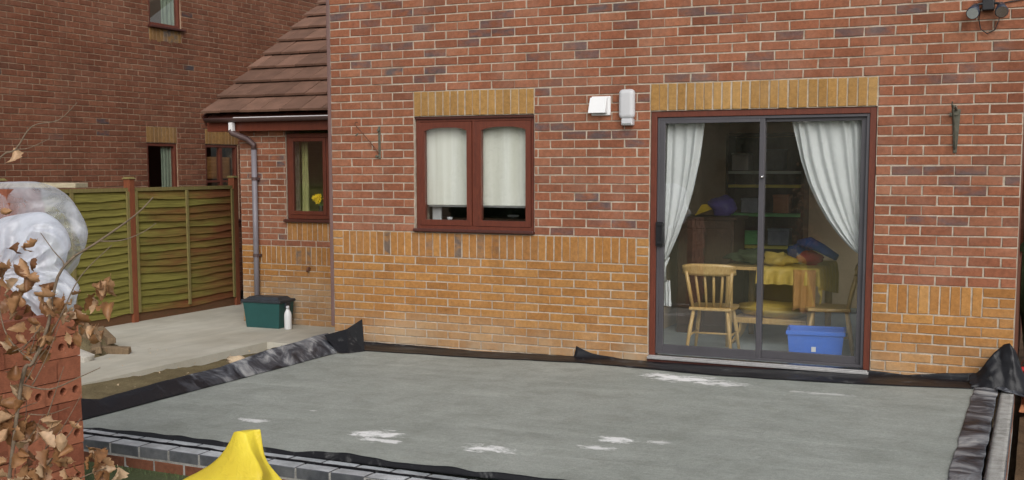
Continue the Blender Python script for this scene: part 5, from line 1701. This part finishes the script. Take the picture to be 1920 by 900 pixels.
clus = [((3.116, -6.412, 1.322), 6, 0.0444), ((3.169, -6.385, 1.339), 4, 0.0341), ((3.12, -6.421, 1.22), 5, 0.0444), ((3.181, -6.39, 1.246), 5, 0.0376), ((3.236, -6.367, 1.22), 4, 0.0341), ((3.276, -6.353, 1.178), 5, 0.0376), ((3.337, -6.32, 1.22), 4, 0.0376), ((3.389, -6.29, 1.271), 4, 0.0205), ((3.404, -6.29, 1.206), 1, 0.0068), ((3.324, -6.333, 1.152), 5, 0.0341), ((3.371, -6.312, 1.144), 2, 0.0171), ((3.239, -6.374, 1.144), 4, 0.0376), ((3.162, -6.409, 1.152), 4, 0.0444), ((3.118, -6.437, 1.084), 5, 0.0444), ((3.159, -6.423, 1.033), 4, 0.0307), ((3.13, -6.442, 0.982), 3, 0.0307), ((3.122, -6.458, 0.872), 4, 0.0376), ((3.166, -6.44, 0.847), 4, 0.0376), ((3.252, -6.401, 0.838), 3, 0.0239), ((3.138, -6.461, 0.779), 6, 0.0444), ((3.215, -6.424, 0.787), 5, 0.0376), ((3.278, -6.397, 0.761), 4, 0.0307), ((3.156, -6.46, 0.702), 6, 0.0444), ((3.234, -6.425, 0.694), 6, 0.0444), ((3.311, -6.389, 0.693), 3, 0.0273), ((3.395, -6.346, 0.719), 4, 0.0239), ((3.405, -6.347, 0.668), 4, 0.0239), ((3.127, -6.478, 0.66), 5, 0.0376), ((3.213, -6.44, 0.643), 5, 0.041), ((3.145, -6.477, 0.592), 6, 0.0512), ((3.254, -6.427, 0.592), 6, 0.0512), ((3.362, -6.376, 0.591), 5, 0.0512)]
def put_leaf(p, rr=None):
    s_ = rnd.uniform(.52, 1.0)
    rot = rr or (rnd.uniform(-2.2, 2.2), rnd.uniform(-.3, 1.7), rnd.uniform(0, 6.28))
    inst('leaf', rnd.choice(leaves), sap, Vector(p) - SL, rot, (s_, s_, s_))
for c, n, sp_ in clus:
    for i in range(int(n * 1.45) + 1):
        d = Vector((rnd.gauss(0, 1), rnd.gauss(0, 1), rnd.gauss(0, 1))) * sp_ * .8
        put_leaf(Vector(c) + d)
for i in range(16):
    q0 = Vector((3.06 + rnd.uniform(0, .2), -6.45 + rnd.uniform(0, .05), rnd.choice((.55, .62, .72, .85, .95, 1.05))))
    q1 = q0 + Vector((rnd.uniform(-.02, .16), rnd.uniform(0, .06), rnd.uniform(.02, .22)))
    mid_ = (q0 + q1) / 2 + Vector((rnd.uniform(-.02, .02), 0, rnd.uniform(-.02, .02)))
    branch([q0, mid_, q1], .0022, .0008)
put_leaf((3.11, -6.375, 1.70), (.4, 1.4, 2.0))
put_leaf((3.12, -6.40, 1.50))

# ------------------------------------------------------------------ yellow sheeting, foreground
rows = [[[3.207, -5.451, 0.584], [3.238, -5.46, 0.596], [3.269, -5.455, 0.585], [3.28, -5.416, 0.591], [3.302, -5.4, 0.594], [3.256, -5.392, 0.588], [3.216, -5.411, 0.584]], [[3.193, -5.461, 0.546], [3.245, -5.48, 0.558], [3.296, -5.471, 0.546], [3.292, -5.415, 0.546], [3.307, -5.398, 0.548], [3.247, -5.384, 0.542], [3.198, -5.406, 0.54]], [[3.168, -5.478, 0.499], [3.252, -5.505, 0.513], [3.335, -5.489, 0.514], [3.305, -5.414, 0.499], [3.312, -5.396, 0.498], [3.224, -5.365, 0.485], [3.162, -5.394, 0.484]], [[3.131, -5.5, 0.457], [3.253, -5.538, 0.474], [3.377, -5.511, 0.485], [3.322, -5.41, 0.461], [3.324, -5.388, 0.458], [3.184, -5.319, 0.428], [3.099, -5.358, 0.425]], [[3.071, -5.532, 0.421], [3.242, -5.571, 0.431], [3.407, -5.531, 0.455], [3.345, -5.404, 0.423], [3.35, -5.375, 0.42], [3.136, -5.259, 0.369], [3.013, -5.317, 0.367]], [[2.998, -5.57, 0.387], [3.217, -5.606, 0.37], [3.408, -5.562, 0.377], [3.371, -5.398, 0.361], [3.384, -5.359, 0.381], [3.08, -5.186, 0.304], [2.908, -5.266, 0.303]], [[2.933, -5.611, 0.287], [3.203, -5.646, 0.226], [3.438, -5.586, 0.241], [3.408, -5.393, 0.244], [3.436, -5.341, 0.288], [3.04, -5.112, 0.175], [2.812, -5.219, 0.17]], [[2.886, -5.663, 0.011], [3.205, -5.688, -0.015], [3.479, -5.616, 0.004], [3.467, -5.393, -0.011], [3.504, -5.336, 0.009], [3.038, -5.077, -0.15], [2.756, -5.209, -0.154]]]
rows.append([[p[0] + (p[0] - 3.24) * .12, p[1] + (p[1] + 5.43) * .12, GL] for p in rows[-1]])
NC = 7
m = MB()
m.add([p for r in rows for p in r], [(r * NC + c, (r + 1) * NC + c, (r + 1) * NC + (c + 1) % NC, r * NC + (c + 1) % NC) for r in range(len(rows) - 1) for c in range(NC)] + [tuple(range(NC))])
ts = m.build('yellow_sheeting', M['tarp'], smooth=True, sub=3)
ca = ts.data.attributes.new('crease_edge', 'FLOAT', 'EDGE')
for e in ts.data.edges:
    r0, c0, r1, c1 = e.vertices[0] // NC, e.vertices[0] % NC, e.vertices[1] // NC, e.vertices[1] % NC
    if c0 == c1 and c0 in (0, 2, 3, 4): ca.data[e.index].value = (.5, 0, .75, .55, .6)[c0]
    if r0 == r1 == 0: ca.data[e.index].value = .8
    if r0 == r1 == 4 and c0 < 4 and c1 < 4: ca.data[e.index].value = .45
tag(ts, 'bright yellow plastic sheeting gathered to a peak on the lawn', 'plastic sheet')

# ------------------------------------------------------------------ round the far right corner
lump('hedge_bush', (6.55, 3.2, .75), (.55, .8, 1.15), M['hedge'], 81, 'dark evergreen bush beyond the end of the house wall', 'bush', 60, .7)
bk = empty('bucket', (6.13, .95, -.28)); tag(bk, 'red plastic bucket beyond the corner of the house', 'bucket')
m = MB(); m.lathe([(.10, 0), (.14, .27), (.15, .28), (.145, .285), (.135, .27), (.10, .02)], n=20); m.build('body', M['red_bucket'], bk, smooth=True)
m = MB(); m.tube([(-.145, 0, .27), (-.10, 0, .36), (0, 0, .40), (.10, 0, .36), (.145, 0, .27)], .004, 6); m.build('handle', M['chrome'], bk)
for i in range(3):
    shard('terracotta_block', (6.14 + .02 * i, .55 - .03 * i, -.22 + .078 * i), (.12, .11, .038), (0, 0, .1 * i), M['terracotta'], ['lowest', 'middle', 'uppermost'][i] + ' orange clay block in the pile at the house corner', 'block', 'clay blocks at the house corner')

# ------------------------------------------------------------------ unseen hedge added behind the camera to shape the pane reflections
hm = MB()
hm.grid(lambda u, v_: (-9 + 24 * u, -19.0 + .7 * nz(u * 30, v_ * 5) - .6 * v_, GL + 3.0 * v_ * (1 + .10 * nz(u * 26, 3))), 160, 16)
for i in range(14000):
    u, v_ = rnd.random(), rnd.random()
    c = Vector((-9 + 24 * u, -18.9 + .7 * nz(u * 30, v_ * 5) - .6 * v_ + rnd.uniform(-.1, .2), GL + 3.05 * v_ * (1 + .10 * nz(u * 26, 3))))
    a = Vector((rnd.uniform(-1, 1), rnd.uniform(-1, 1), rnd.uniform(-1, 1))).normalized() * .09
    b_ = a.cross(Vector((rnd.uniform(-1, 1), rnd.uniform(-1, 1), rnd.uniform(-1, 1)))).normalized() * .05
    hm.add([c - a, c + b_, c + a, c - b_], [(0, 1, 2, 3)])
tag(hm.build('reflection_hedge', M['hedge']), 'unseen evergreen hedge added beyond the lawn for the pane reflections', 'hedge')
